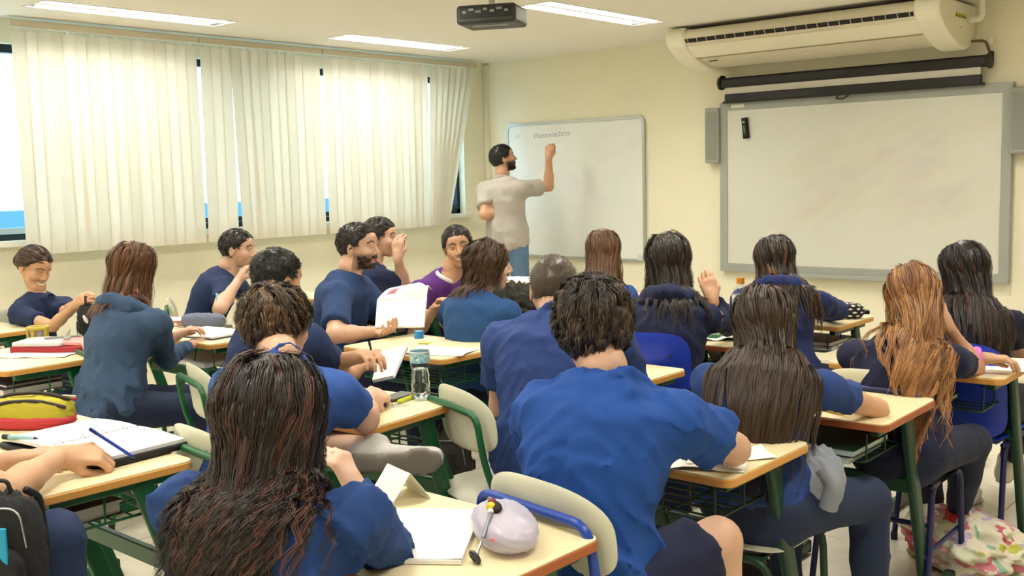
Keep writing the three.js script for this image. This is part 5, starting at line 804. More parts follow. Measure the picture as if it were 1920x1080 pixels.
function sheet(label, x, z, turn, w = 0.21, d = 0.297, m = paperMat, y = Y0, warp = 0.004, name = 'paper_sheet') { return single(name, sheetGeo(w, d, 0.0012, warp, x * 3), m, label, 'paper', [x, y, z], turn); }
function book(name, label, x, y, z, turn, w, d, h, cover, pages = paperGrey, cat = 'book') {
  const b = thing(name, label, cat, [x, y, z], turn);
  part(b, 'page_block', box(w - 0.008, h - 0.005, d - 0.008, -0.002, h / 2, 0), pages);
  part(b, 'cover', merge([rbox(w, 0.0025, d, 0.001, 0, 0.00125, 0), rbox(w, 0.0025, d, 0.001, 0, h - 0.00125, 0), rbox(0.003, h, d, 0.001, -w / 2 + 0.0015, h / 2, 0)]), cover);
  return b;
}
function pen(label, a, b, r, body, capM) {
  const A = v3(...a), B = v3(...b), L = A.distanceTo(B), p = thing('pen', label, 'pen', [0, 0, 0]); p.position.copy(A).lerp(B, 0.5); p.quaternion.setFromUnitVectors(v3(0, 1, 0), B.clone().sub(A).normalize());
  part(p, 'barrel', cyl(r, r, L * 0.8, 0, 0.02 * L, 0, 12), body); part(p, 'tip', cyl(r * 0.9, 0.0008, L * 0.1, 0, -0.43 * L, 0, 12), capM); part(p, 'cap', cyl(r * 1.12, r * 1.12, L * 0.16, 0, 0.43 * L, 0, 12), capM); return p;
}
// soft pouch: a squashed, puckered ellipsoid
function pouchGeo(w, h, d, power = 2.6, pucker = 0.004, seed = 1) { const g = mergeVertices(new THREE.SphereGeometry(1, 40, 26)), p = g.attributes.position; for (let i = 0; i < p.count; i++) { let x = p.getX(i), y = p.getY(i), z = p.getZ(i); const k = (Math.abs(x) ** power + Math.abs(y) ** power + Math.abs(z) ** power) ** (-1 / power), n = pucker * noise3(x * 4 + seed, y * 4, z * 4); x = x * k * w / 2; y = Math.max(y * k * h / 2, -h * 0.42); z = z * k * d / 2; p.setXYZ(i, x * (1 + n * 8), y * (1 + n * 20) + h * 0.42, z * (1 + n * 12)); } g.computeVertexNormals(); return g; }

// nearest desk
{
  const pad = thing('writing_pad', 'blank white writing pad on the nearest desk', 'writing pad', [5.075, Y0, 5.765], 0.62);
  part(pad, 'page_stack', sheetGeo(0.21, 0.30, 0.008, 0.002), paperMat); part(pad, 'top_sheet', sheetGeo(0.205, 0.295, 0.001, 0.004, 4), paperMat, [0.003, 0.0085, -0.002]);
  const tent = thing('folded_paper', 'folded white paper standing open on the nearest desk', 'paper', [4.835, Y0, 5.605], -0.25);
  part(tent, 'front_leaf', sheetGeo(0.11, 0.085, 0.001, 0.003, 2), paperMat, [0, 0.033, 0.026], [0.92, 0, 0]); part(tent, 'back_leaf', sheetGeo(0.11, 0.085, 0.001, 0.003, 6), paperMat, [0, 0.033, -0.024], [-0.95, 0, 0]);
  single('rubber_eraser', rbox(0.03, 0.012, 0.045, 0.004, 0, 0.006, 0), mat(hex('#e9e7e2'), 0.7), 'small white eraser by the blank writing pad', 'eraser', [5.085, Y0, 5.60], 0.5);
  const po = thing('pencil_pouch', 'translucent lilac pencil pouch with open zip', 'pencil case', [5.225, Y0, 5.675], -0.62);
  part(po, 'pouch_skin', pouchGeo(0.235, 0.075, 0.125, 2.4, 0.003, 3), phys(hex('#d9d3e4'), 0.35, { transmission: 0.35, thickness: 0 }));
  part(po, 'zip', tube([[-0.10, 0.058, 0.010], [-0.05, 0.075, 0.018], [0.0, 0.078, 0.022], [0.05, 0.066, 0.042], [0.075, 0.038, 0.060]], 0.0045, 0.03, 6), mat(hex('#8b9097'), 0.4, { metalness: 0.5 }));
  part(po, 'zip_pull', tube([[0.07, 0.028, 0.062], [0.085, 0.016, 0.073], [0.10, 0.008, 0.078]], 0.003, 0.01, 6), M.chrome); part(po, 'pull_ring', new THREE.TorusGeometry(0.011, 0.005, 10, 20), mat(hex('#3c3d42'), 0.3, { metalness: 0.5 }), [0.105, 0.012, 0.083], [0.5, 0.3, 0]);
  part(po, 'opening', pouchGeo(0.055, 0.02, 0.028, 2, 0.002, 8), mat(hex('#2a0f12'), 0.8), [0.005, 0.066, 0.020]); part(po, 'yellow_pen_end', new THREE.SphereGeometry(0.010, 14, 10), mat(hex('#e5cc22'), 0.4), [0.014, 0.078, 0.030]); part(po, 'red_pen_end', new THREE.SphereGeometry(0.009, 14, 10), mat(hex('#7c1420'), 0.4), [-0.010, 0.079, 0.022]); part(po, 'white_pen_end', new THREE.SphereGeometry(0.007, 14, 10), M.white, [0.026, 0.072, 0.034]);
  part(po, 'pink_tag', rbox(0.03, 0.012, 0.004, 0.002), mat(hex('#e79ab4'), 0.5), [0.085, 0.034, 0.045], [0.4, 0.4, 0.2]);
}
// bottle desk
function bottle(label, x, y, z, s, capColor, labelCanvas) {
  const b = thing('water_bottle', label, 'bottle', [x, y, z]); b.scale.setScalar(s);
  const pr = [[0.0, 0.002], [0.026, 0.0], [0.032, 0.006], [0.033, 0.03], [0.0305, 0.036], [0.033, 0.045], [0.033, 0.06], [0.030, 0.068], [0.0325, 0.078], [0.0275, 0.098], [0.0325, 0.118], [0.033, 0.130], [0.033, 0.165], [0.029, 0.182], [0.018, 0.198], [0.0125, 0.206], [0.0125, 0.216]];
  const plast = phys(hex('#f2f7fa'), 0.04, { transmission: 1, thickness: 0, ior: 1.4 });
  part(b, 'plastic_body', new THREE.LatheGeometry(pr.map(([r, h]) => new THREE.Vector2(r, h)), 36), plast);
  part(b, 'water', new THREE.LatheGeometry([[0, 0.004], [0.030, 0.007], [0.031, 0.03], [0.0285, 0.036], [0.031, 0.045], [0.031, 0.06], [0.028, 0.068], [0.0305, 0.078], [0.0255, 0.098], [0.0265, 0.104], [0, 0.104]].map(([r, h]) => new THREE.Vector2(r, h)), 36), phys(hex('#eef6f8'), 0.02, { transmission: 1, thickness: 0.05, ior: 1.33 }));
  part(b, 'label_band', new THREE.CylinderGeometry(0.0337, 0.0337, 0.038, 36, 1, true).translate(0, 0.146, 0), mat(0xffffff, 0.5, { map: labelCanvas, side: THREE.DoubleSide }));
  const cp = part(b, 'cap', cyl(0.0155, 0.0155, 0.02, 0, 0.222, 0, 28), mat(capColor, 0.4)); part(cp, 'cap_ring', cyl(0.016, 0.016, 0.004, 0, 0.209, 0, 28), mat(capColor, 0.4));
  return b;
}
const waterLabel = canvasTex(256, 64, (c, w, h) => { c.fillStyle = '#9fc7cf'; c.fillRect(0, 0, w, h); c.fillStyle = '#e8f1f0'; c.fillRect(0, 0, w, 8); for (let i = 0; i < 40; i++) { c.fillStyle = ['#d9eceb', '#5c9aa8', '#7fb4bd'][i % 3]; c.beginPath(); c.ellipse(rnd() * w, 14 + rnd() * 44, 4 + rnd() * 10, 2 + rnd() * 5, rnd() * 3, 0, 7); c.fill(); } });
bottle('clear water bottle with a blue cap on the desk', 4.093, Y0, 4.822, 1.0, hex('#3d9ad6'), waterLabel);
bottle('clear bottle with an orange cap behind the long-haired girl', 4.30, Y0, 3.02, 1.12, hex('#e08a1c'), canvasTex(64, 32, (c, w, h) => { c.fillStyle = '#eceae2'; c.fillRect(0, 0, w, h); c.fillStyle = '#c8c4b8'; c.fillRect(0, 12, w, 8); }));
{
  const ph = thing('mobile_phone', 'dark mobile phone lying by the water bottle', 'phone', [4.012, Y0, 4.855], 0.18);
  part(ph, 'phone_body', rbox(0.066, 0.009, 0.132, 0.004, 0, 0.0045, 0), mat(hex('#2b2b2c'), 0.4)); part(ph, 'phone_glass', rbox(0.060, 0.001, 0.118, 0.0004, 0, 0.0093, 0), mat(hex('#17181a'), 0.12));
  pen('yellow highlighter lying beside the phone', [4.085, Y0 + 0.007, 4.925], [4.062, Y0 + 0.007, 4.83], 0.0065, mat(hex('#d9e22a'), 0.4), mat(hex('#c6d41c'), 0.4));
  const ky = thing('key_bunch', 'small bunch of keys on the bottle desk', 'keys', [4.085, Y0, 4.99], 0.4); part(ky, 'fob', rbox(0.026, 0.012, 0.045, 0.005, 0, 0.006, 0), mat(hex('#3a3b38'), 0.5)); part(ky, 'ring', new THREE.TorusGeometry(0.012, 0.0015, 8, 20).rotateX(Math.PI / 2).translate(0.012, 0.004, -0.03), M.chrome); for (const a of [0.3, 0.9]) part(ky, 'key', rbox(0.007, 0.002, 0.05, 0.0008, 0, 0.003, -0.055), M.chrome, [0.01, 0, 0.0], [0, -a, 0]);
  single('pencil_case', pouchGeo(0.20, 0.06, 0.085, 2.8, 0.006, 5), mat(hex('#b0121c'), 0.6), 'red pencil case in the basket of the bottle desk', 'pencil case', [3.815, 0.612, 5.06], 0.2);
  const bx = thing('pencil_box', 'white plastic box in the basket of the bottle desk', 'box', [3.90, 0.612, 5.12], 0.25); part(bx, 'tray', rbox(0.12, 0.018, 0.055, 0.004, 0, 0.009, 0), mat(hex('#d9d6da'), 0.4)); part(bx, 'lid', rbox(0.122, 0.008, 0.057, 0.003, 0, 0.021, 0), mat(hex('#ececee'), 0.3));
}
// ring binder desk
{
  const bi = thing('ring_binder', 'open black zip ring binder with white pages', 'binder', [3.785, Y0, 5.815], 0.06);
  const black = mat(hex('#17161a'), 0.7);
  part(bi, 'cover', slab(0.50, 0.315, 0.010, 0.03, 0.002), black, [0, 0.012, 0]);
  for (const s of [-1, 1]) { const pg = new THREE.BoxGeometry(0.225, 0.010, 0.285, 12, 1, 2), p = pg.attributes.position; for (let i = 0; i < p.count; i++) p.setY(i, p.getY(i) + 0.008 * Math.cos((p.getX(i) * s + 0.05) * 10)); pg.computeVertexNormals(); part(bi, 'page_stack', pg, lined, [s * 0.118, 0.022, 0]); }
  for (let k = 0; k < 4; k++) part(bi, 'ring', new THREE.TorusGeometry(0.014, 0.0015, 8, 20, Math.PI).rotateY(0), M.chrome, [0, 0.028, -0.10 + k * 0.065]);
  part(bi, 'zip_edge', tube([[0.0, 0.012, 0.16], [0.245, 0.016, 0.155], [0.25, 0.016, -0.15], [0.05, 0.016, -0.155]], 0.006, 0.03, 8), black);
  pen('blue pen in the hand writing in the ring binder', [4.075, Y0 + 0.020, 5.845], [4.035, Y0 + 0.115, 5.945], 0.0045, mat(hex('#1f3fa8'), 0.4), mat(hex('#16308a'), 0.4));
  pen('teal marker with black cap lying on the ring binder', [3.70, Y0 + 0.035, 5.93], [3.60, Y0 + 0.038, 5.985], 0.007, mat(hex('#8fb9bb'), 0.4), mat(hex('#14151c'), 0.4));
  const pc = thing('pencil_case', 'bulging yellow and red pencil case behind the ring binder', 'pencil case', [3.375, Y0, 5.80], 0.66);
  part(pc, 'yellow_body', pouchGeo(0.25, 0.105, 0.115, 3.2, 0.004, 7), mat(hex('#b9ad2c'), 0.65)); part(pc, 'red_base', pouchGeo(0.256, 0.05, 0.124, 3.4, 0.003, 2), mat(hex('#c63540'), 0.6));
  part(pc, 'flap', rbox(0.22, 0.006, 0.06, 0.003, 0, 0.088, -0.02), mat(hex('#e9e4c8'), 0.6), [0, 0.002, 0], [-0.25, 0, 0.03]);
  for (const [y, z] of [[0.104, 0.012], [0.086, 0.048]]) part(pc, 'zip', tube([[-0.125, y - 0.028, z], [-0.07, y, z], [0.04, y + 0.004, z - 0.004], [0.125, y - 0.02, z - 0.01]], 0.006, 0.05, 6), mat(hex('#2c211c'), 0.6));
  part(pc, 'pull_tab', rbox(0.03, 0.008, 0.012, 0.003), mat(hex('#7e2424'), 0.5), [0.128, 0.085, 0.0]);
  single('spectacle_case', pouchGeo(0.10, 0.03, 0.045, 2.6, 0.002, 11), mat(hex('#0f0f10'), 0.4), 'small black case at the far end of the ring binder', 'case', [3.63, Y0, 5.735], 0.5);
  book('textbook', 'thick white-edged book in the basket of the binder desk', 3.83, 0.611, 6.0, 0.05, 0.40, 0.25, 0.040, mat(hex('#2b1513'), 0.5), paperGrey);
  book('textbook', 'dark covered book on top in the binder desk basket', 3.80, 0.652, 6.0, -0.04, 0.33, 0.22, 0.022, mat(hex('#1a1a1c'), 0.5));
}
// left row desk
{
  const rc = thing('pencil_case', 'open red pencil case with grey lining and papers', 'pencil case', [1.93, Y0, 5.04], 0.62);
  part(rc, 'red_shell', slab(0.36, 0.20, 0.028, 0.02, 0.004), mat(hex('#a01d26'), 0.55), [0, 0.028, 0]); part(rc, 'grey_panel', slab(0.24, 0.19, 0.018, 0.015, 0.004), mat(hex('#d6cfce'), 0.6), [-0.05, 0.047, 0]); part(rc, 'pink_panel', slab(0.13, 0.17, 0.016, 0.015, 0.004), mat(hex('#e2a29c'), 0.6), [0.11, 0.045, -0.01], [0, 0, -0.05]);
  part(rc, 'pencil', cyl(0.005, 0.005, 0.16, 0, 0, 0, 8).rotateZ(Math.PI / 2), mat(hex('#8d8f88'), 0.4), [0.02, 0.055, -0.02], [0, 0.5, 0]); part(rc, 'sharpener', rbox(0.03, 0.014, 0.018, 0.003), M.chrome, [0.06, 0.056, 0.02]);
  single('paper_sheet', sheetGeo(0.30, 0.12, 0.002, 0.006, 9), paperMat, 'white papers under the open red pencil case', 'paper', [2.02, Y0, 5.17], 0.62);
  const h = thing('pencil_holder', 'yellow translucent holder at the far end of the red case desk', 'pencil holder', [1.73, Y0, 5.035], 0.3);
  const yl = phys(hex('#d3bd45'), 0.3, { transmission: 0.3, thickness: 0 }), sh = []; for (let k = 0; k < 5; k++) { const a = k / 5 * 6.283; sh.push(cyl(0.007, 0.009, 0.085, Math.cos(a) * 0.047, 0.043, Math.sin(a) * 0.04, 10)); }
  part(h, 'base_ring', new THREE.TorusGeometry(0.052, 0.010, 10, 28).rotateX(Math.PI / 2).translate(0, 0.010, 0), yl); part(h, 'top_ring', new THREE.TorusGeometry(0.043, 0.009, 10, 28).rotateX(Math.PI / 2).translate(0, 0.085, 0), yl); sh.forEach((g) => part(h, 'upright', g, yl)); part(h, 'contents', cyl(0.032, 0.034, 0.07, 0, 0.04, 0, 16), mat(hex('#b9a9b4'), 0.6));
  book('notebook', 'grey notebook in the basket of the red case desk', 1.96, 0.611, 5.26, 0, 0.40, 0.26, 0.030, mat(hex('#5c6370'), 0.5), paperGrey, 'notebook');
  book('notebook', 'blue-edged notebook under the grey one in the basket', 1.95, 0.642, 5.25, 0.03, 0.38, 0.25, 0.014, mat(hex('#33386a'), 0.5), paperGrey, 'notebook');
}
// auburn-haired girl's desk
{
  const gc = thing('pencil_case', 'grey fabric pencil case on the auburn-haired girl\'s desk', 'pencil case', [1.86, Y0, 4.235], 0.55); part(gc, 'fabric', pouchGeo(0.235, 0.075, 0.085, 3.4, 0.006, 21), mat(hex('#6d7488'), 0.8)); part(gc, 'zip', tube([[-0.105, 0.062, 0.0], [0.105, 0.060, 0.0]], 0.004, 0.01, 6), mat(hex('#4d5260'), 0.5)); part(gc, 'zip_tassel', tube([[0.105, 0.060, 0.0], [0.125, 0.045, 0.01], [0.135, 0.02, 0.012]], 0.003, 0.01, 6), mat(hex('#9a927f'), 0.6));
  const nb = thing('notebook', 'open white notebook under the auburn-haired girl\'s hand', 'notebook', [2.12, Y0, 4.37], 0.1); part(nb, 'cover', slab(0.36, 0.26, 0.004, 0.01, 0.001), mat(hex('#394050'), 0.6), [0, 0.004, 0]); for (const s of [-1, 1]) part(nb, 'page_stack', sheetGeo(0.172, 0.25, 0.008, 0.004, s), paperMat, [s * 0.088, 0.004, 0]);
  book('textbook', 'red textbook left of the grey pencil case', 1.58, Y0, 4.26, 0.3, 0.26, 0.19, 0.022, mat(hex('#b5442c'), 0.5));
  sheet('pale sheet on top of the red textbook', 1.58, 4.26, 0.5, 0.2, 0.15, paperMat, Y0 + 0.023);
  const ky = thing('key_bunch', 'keys and charms beside the open white notebook', 'keys', [2.03, Y0, 4.20], 0.2); part(ky, 'charm', rbox(0.04, 0.02, 0.03, 0.008, 0, 0.01, 0), mat(hex('#5d5f58'), 0.5)); for (let k = 0; k < 3; k++) part(ky, 'key', rbox(0.016, 0.008, 0.05, 0.003, 0.05 + k * 0.03, 0.005, 0), mat(hex('#8a8265'), 0.35, { metalness: 0.6 }), [0, 0, 0], [0, 0.3 * k - 0.3, 0]);
  book('notebook', 'pale blue notebook in the auburn-haired girl\'s basket', 2.12, 0.611, 4.40, 0, 0.36, 0.24, 0.024, mat(hex('#aeb9c6'), 0.5), paperGrey, 'notebook');
}
// desk with paper behind the bottle and the notebook being written in
{
  sheet('blank sheet lying on the desk behind the bottle', 3.46, 4.10, 0.35, 0.29, 0.20, paperMat, Y0, 0.008);
  single('sticky_note', sheetGeo(0.05, 0.05, 0.002, 0.002, 3), mat(hex('#dcd96a'), 0.7), 'small yellow note by the propped notebook', 'note', [3.24, Y0, 3.98], 0.4);
}
function quadBook(name, label, corners, thick, cover, page, cat) {   // corners BL, BR, TR, TL of a tilted notebook
  const [BL, BR, TR, TL] = corners.map((c) => v3(...c)), o = BL.clone().add(BR).add(TR).add(TL).multiplyScalar(0.25), g = thing(name, label, cat, [o.x, o.y, o.z]);
  const n = TR.clone().sub(BL).cross(TL.clone().sub(BR)).normalize(); const face = (k0, k1, sc) => { const pos = [], idx = []; for (const k of [k0, k1]) for (const c of [BL, BR, TR, TL]) { const p = c.clone().sub(o).multiplyScalar(sc).addScaledVector(n, k); pos.push(p.x, p.y, p.z); } idx.push(4, 5, 6, 4, 6, 7, 0, 2, 1, 0, 3, 2); for (let i = 0; i < 4; i++) { const j = (i + 1) % 4; idx.push(i, j, 4 + j, i, 4 + j, 4 + i); } const q = new THREE.BufferGeometry(); q.setAttribute('position', new THREE.Float32BufferAttribute(pos, 3)); q.setIndex(idx); const r = q.toNonIndexed(); r.computeVertexNormals(); return r; };
  part(g, 'cover', face(-thick, -thick + 0.003, 1.0), cover); part(g, 'page_stack', face(-thick + 0.003, 0, 0.975), page); return g;
}
quadBook('notebook', 'spiral notebook propped up under the writing boy\'s hand', ENB, 0.016, mat(hex('#3b4f8c'), 0.5), paperMat, 'notebook');
{ // open book held by the bearded boy
  const o = v3(...GB.HL).add(v3(...GB.HR)).multiplyScalar(0.5), b = thing('open_book', 'open white book held up by the bearded boy', 'book', [o.x, o.y, o.z]), P = (k) => v3(...GB[k]).sub(o);
  const leaf = (A, B, C, D, curl, t) => { const N = 14, pos = [], idx = [], uv = [], n = B.clone().sub(A).cross(D.clone().sub(A)).normalize(); for (const s of [0, 1]) for (let i = 0; i <= N; i++) for (let j = 0; j <= N; j++) { const u = i / N, v = j / N, p = A.clone().multiplyScalar((1 - u) * (1 - v)).addScaledVector(B, u * (1 - v)).addScaledVector(C, u * v).addScaledVector(D, (1 - u) * v); p.addScaledVector(n, curl * (Math.sin(v * 2.2) * 0.02 - (u > 0.75 && v > 0.6 ? (u - 0.75) * (v - 0.6) * 0.5 : 0)) + (s ? 0 : -t)); pos.push(p.x, p.y, p.z); uv.push(u, v); } const S = (N + 1) ** 2; for (let i = 0; i < N; i++) for (let j = 0; j < N; j++) { const a = i * (N + 1) + j, c = a + N + 1; idx.push(a, a + 1, c, c, a + 1, c + 1, S + a, S + c, S + a + 1, S + c, S + c + 1, S + a + 1); } const edge = (a, c) => idx.push(a, c, S + a, c, S + c, S + a); for (let i = 0; i < N; i++) { edge(i, i + 1); edge(N * (N + 1) + i + 1, N * (N + 1) + i); edge((i + 1) * (N + 1), i * (N + 1)); edge(i * (N + 1) + N, (i + 1) * (N + 1) + N); } const g = new THREE.BufferGeometry(); g.setAttribute('position', new THREE.Float32BufferAttribute(pos, 3)); g.setAttribute('uv', new THREE.Float32BufferAttribute(uv, 2)); g.setIndex(idx); g.computeVertexNormals(); return g; };
  const pt = canvasTex(256, 160, (c, w, h) => { c.fillStyle = '#f6efee'; c.fillRect(0, 0, w, h); c.fillStyle = '#b98084'; c.beginPath(); c.moveTo(30, 118); c.lineTo(36, 60); c.lineTo(82, 44); c.lineTo(78, 118); c.fill(); c.fillStyle = '#a36b72'; c.fillRect(46, 70, 26, 34); c.fillStyle = 'rgba(150,140,150,0.25)'; for (let y = 30; y < 140; y += 9) c.fillRect(110, y, 90 + rnd() * 40, 2); });
  pt.flipY = true;
  part(b, 'lower_page', leaf(P('LB'), P('RB'), P('HR'), P('HL'), 0.0, 0.010), paperMat); part(b, 'upper_page', leaf(P('HL'), P('HR'), P('TR'), P('TL'), 1, 0.004), mat(0xffffff, 0.75, { map: pt }));
}
// far desks
sheet('loose papers on the bearded boy\'s desk', 1.98, 3.05, 0.3, 0.21, 0.29, paperMat); sheet('crumpled white sheet by the boy with his hand at his face', 1.90, 3.22, 1.1, 0.22, 0.16, paperMat, Y0, 0.02); sheet('white sheet near the right edge of the bearded boy\'s desk', 2.28, 3.10, -0.2, 0.12, 0.21, paperMat);
book('textbook', 'blue book on the bearded boy\'s desk', 1.88, Y0, 3.32, 0.1, 0.16, 0.10, 0.02, mat(hex('#2456a8'), 0.5)); book('textbook', 'dark book in the bearded boy\'s basket', 2.08, 0.611, 3.14, 0, 0.36, 0.24, 0.035, mat(hex('#2c2a2c'), 0.5));
pen('white pencil on the desk in front of the boy in purple', [2.36, Y0 + 0.005, 3.05], [2.28, Y0 + 0.005, 2.98], 0.005, mat(hex('#e6e0d4'), 0.4), mat(hex('#b4402e'), 0.4));
sheet('pale blue sheet on the desk beside the teacher', 1.66, 1.56, 0.4, 0.21, 0.29, mat(hex('#d7e4e4'), 0.75)); sheet('white sheet on the desk beside the teacher', 1.93, 1.62, -0.2, 0.29, 0.21, paperMat); single('spectacle_case', pouchGeo(0.13, 0.04, 0.055, 2.6, 0.002, 15), mat(hex('#4a4238'), 0.5), 'dark brown case on the desk beside the teacher', 'case', [2.06, Y0, 1.74], 0.7);
{ const j = thing('dark_jacket', 'dark olive jacket heaped beyond the long-haired boy in profile', 'jacket', [2.62, 0, 2.66], 0.3); part(j, 'cloth_heap', pouchGeo(0.42, 0.24, 0.26, 2.2, 0.02, 31), mat(hex('#35352a'), 0.9), [0, 0.63, 0]); part(j, 'hanging_sleeve', rbox(0.14, 0.62, 0.10, 0.05, 0.05, 0.34, 0), mat(hex('#35352a'), 0.9)); }
// front centre desk, its papers
sheet('white papers under the bright blue boy\'s elbow', 5.20, 4.93, 0.42, 0.30, 0.21, paperMat, Y0, 0.010); sheet('crumpled white sheet by the bright blue boy\'s elbow', 5.27, 4.86, 0.9, 0.24, 0.10, paperMat, Y0 + 0.002, 0.014);
// right column
['#e2c12c', '#d8902a', '#4aa04a', '#c9a0b4', '#e6dfa6', '#c84a3a'].forEach((c, k) => pen(['yellow', 'orange', 'green', 'pale pink', 'cream', 'red'][k] + ' coloured pencil under the long-haired girl\'s forearm', [5.335 - k * 0.014, Y0 + 0.005, 4.255 - k * 0.004], [5.22 - k * 0.012, Y0 + 0.005, 4.215 - k * 0.012], 0.0045, mat(hex(c), 0.45), mat(hex(c), 0.45)));
book('folder', 'dark green folder in the long-haired girl\'s basket', 5.19, 0.632, 4.17, 0, 0.38, 0.27, 0.022, mat(hex('#10402f'), 0.4), mat(hex('#cfdfe0'), 0.5), 'folder'); book('notebook', 'white notebook under the green folder in the basket', 5.18, 0.611, 4.18, 0.03, 0.36, 0.26, 0.018, mat(hex('#b9cbd6'), 0.5), paperGrey, 'notebook');
sheet('white sheet on the blonde girl\'s desk', 5.43, 3.14, 0.2, 0.21, 0.29, paperMat); book('notebook', 'teal notebook in the blonde girl\'s basket', 5.15, 0.611, 3.24, 0, 0.34, 0.25, 0.02, mat(hex('#2f7c78'), 0.45), paperGrey, 'notebook');
single('pencil_case', pouchGeo(0.13, 0.05, 0.16, 3.4, 0.004, 41), mat(hex('#d8302a'), 0.5), 'bright red case at the left end of the blonde girl\'s desk', 'pencil case', [4.985, Y0, 3.34], 0.1);
book('notebook', 'patterned notebook on top of the bright red case', 4.99, Y0 + 0.046, 3.30, 0.1, 0.15, 0.20, 0.014, mat(0xffffff, 0.5, { map: canvasTex(64, 64, (c, w, h) => { c.fillStyle = '#6f6a5e'; c.fillRect(0, 0, w, h); for (let i = 0; i < 60; i++) { c.strokeStyle = i % 2 ? '#c9c3b2' : '#3d3a34'; c.beginPath(); c.arc(rnd() * w, rnd() * h, 2 + rnd() * 6, 0, 5); c.stroke(); } }) }), paperGrey, 'notebook');
{ const w = POSE.Q.aL, c = mix3(w.el, w.wr, 0.96), b = new THREE.TorusGeometry(0.033, 0.010, 12, 30), d = v3(...w.wr).sub(v3(...w.el)).normalize(); b.scale(1, 1, 1.5); const o = single('wristband', b, mat(hex('#d873c8'), 0.4), 'pink wristband on the blonde girl\'s wrist', 'wristband', c); o.quaternion.setFromUnitVectors(v3(0, 0, 1), d); }
{ const tx = canvasTex(256, 128, (c, w, h) => { c.fillStyle = '#141216'; c.fillRect(0, 0, w, h); c.fillStyle = '#e8e4da'; for (let y = 0; y < 9; y++) for (let x = 0; x < 16; x++) { c.beginPath(); c.arc(x * 16 + (y % 2) * 8 + 4, y * 15 + 7, 4.2, 0, 7); c.fill(); } }); const p = thing('pencil_case', 'black pencil case with white polka dots', 'pencil case', [4.46, Y0, 2.28], 0.5); part(p, 'spotted_fabric', (() => { const g = new THREE.SphereGeometry(1, 36, 22), q = g.attributes.position; for (let i = 0; i < q.count; i++) { const x = q.getX(i), y = q.getY(i), z = q.getZ(i), k = (Math.abs(x) ** 3 + Math.abs(y) ** 3 + Math.abs(z) ** 3) ** (-1 / 3); q.setXYZ(i, x * k * 0.10, Math.max(y * k * 0.042, -0.036) + 0.036, z * k * 0.05); } g.computeVertexNormals(); return g; })(), mat(0xffffff, 0.7, { map: tx })); part(p, 'zip', tube([[-0.09, 0.06, 0], [0, 0.077, 0], [0.09, 0.06, 0]], 0.004, 0.04, 6), M.black); part(p, 'end_tab', rbox(0.03, 0.02, 0.03, 0.006), M.black, [0.11, 0.03, 0]); }
book('textbook', 'maroon book in the polka dot case desk basket', 4.30, 0.628, 2.36, 0, 0.38, 0.26, 0.022, mat(hex('#5a1d1c'), 0.5)); book('notebook', 'lilac-edged notebook under the maroon book', 4.30, 0.611, 2.36, 0.03, 0.38, 0.25, 0.016, mat(hex('#bdb9d2'), 0.5), paperGrey, 'notebook');
sheet('crumpled white paper on the desk by the raised elbow', 4.29, 3.16, 0.5, 0.20, 0.14, paperMat, Y0, 0.03); book('notebook', 'green and white notebooks in the raised hand girl\'s basket', 4.14, 0.611, 3.22, 0, 0.36, 0.25, 0.02, mat(hex('#3c6b32'), 0.5), paperGrey, 'notebook');
// teacher's marker
pen('marker in the teacher\'s raised hand', [1.045, 1.755, 0.285], [1.075, 1.70, 0.365], 0.008, mat(hex('#d9d9dc'), 0.4), mat(hex('#2b3a8a'), 0.4));
pen('pen in the fist of the boy at the propped notebook', EPEN[0], EPEN[1], 0.0045, mat(hex('#22242a'), 0.4), mat(hex('#111216'), 0.4));
// bags
function backpack(label, x, y, z, turn, s, main, trimM) { const b = thing('backpack', label, 'backpack', [x, y, z], turn); b.scale.setScalar(s); part(b, 'main_body', pouchGeo(0.30, 0.44, 0.18, 3.2, 0.006, x * 7), main); part(b, 'front_pocket', pouchGeo(0.24, 0.24, 0.09, 3.4, 0.005, z * 5), main, [0, 0.02, 0.085]); part(b, 'trim_stripe', rbox(0.035, 0.26, 0.012, 0.005, 0.06, 0.19, 0.118), trimM); for (const k of [-1, 1]) part(b, 'shoulder_strap', tube([[k * 0.07, 0.40, -0.07], [k * 0.09, 0.36, -0.13], [k * 0.10, 0.14, -0.14], [k * 0.11, 0.04, -0.08]], 0.014, 0.06, 8), M.black); part(b, 'grab_handle', tube([[-0.04, 0.41, -0.02], [-0.03, 0.45, -0.02], [0.03, 0.45, -0.02], [0.04, 0.41, -0.02]], 0.008, 0.02, 8), M.black); part(b, 'zip', tube([[-0.13, 0.24, 0.09], [-0.11, 0.38, 0.085], [0.11, 0.38, 0.085], [0.13, 0.24, 0.09]], 0.004, 0.05, 6), M.chrome); return b; }
backpack('black backpack with a bright blue stripe at the lower left corner', 4.27, 0.56, 6.28, 0.75, 0.62, mat(hex('#1b1c1e'), 0.8), mat(hex('#1ba3cf'), 0.5));
backpack('dark grey backpack slumped on the floor behind the green desk leg', 3.29, 0.0, 3.92, 0.6, 0.80, mat(hex('#3a3834'), 0.85), M.black);
backpack('dark blue backpack with light blue trim under the bottle desk', 3.62, 0.0, 4.62, 0.75, 0.95, mat(hex('#141b30'), 0.8), mat(hex('#3f8fc4'), 0.5));
backpack('black and red bag on the floor under the long-haired girl\'s chair', 4.86, 0.0, 4.02, 1.2, 0.6, mat(hex('#18120f'), 0.8), mat(hex('#c8322a'), 0.5));
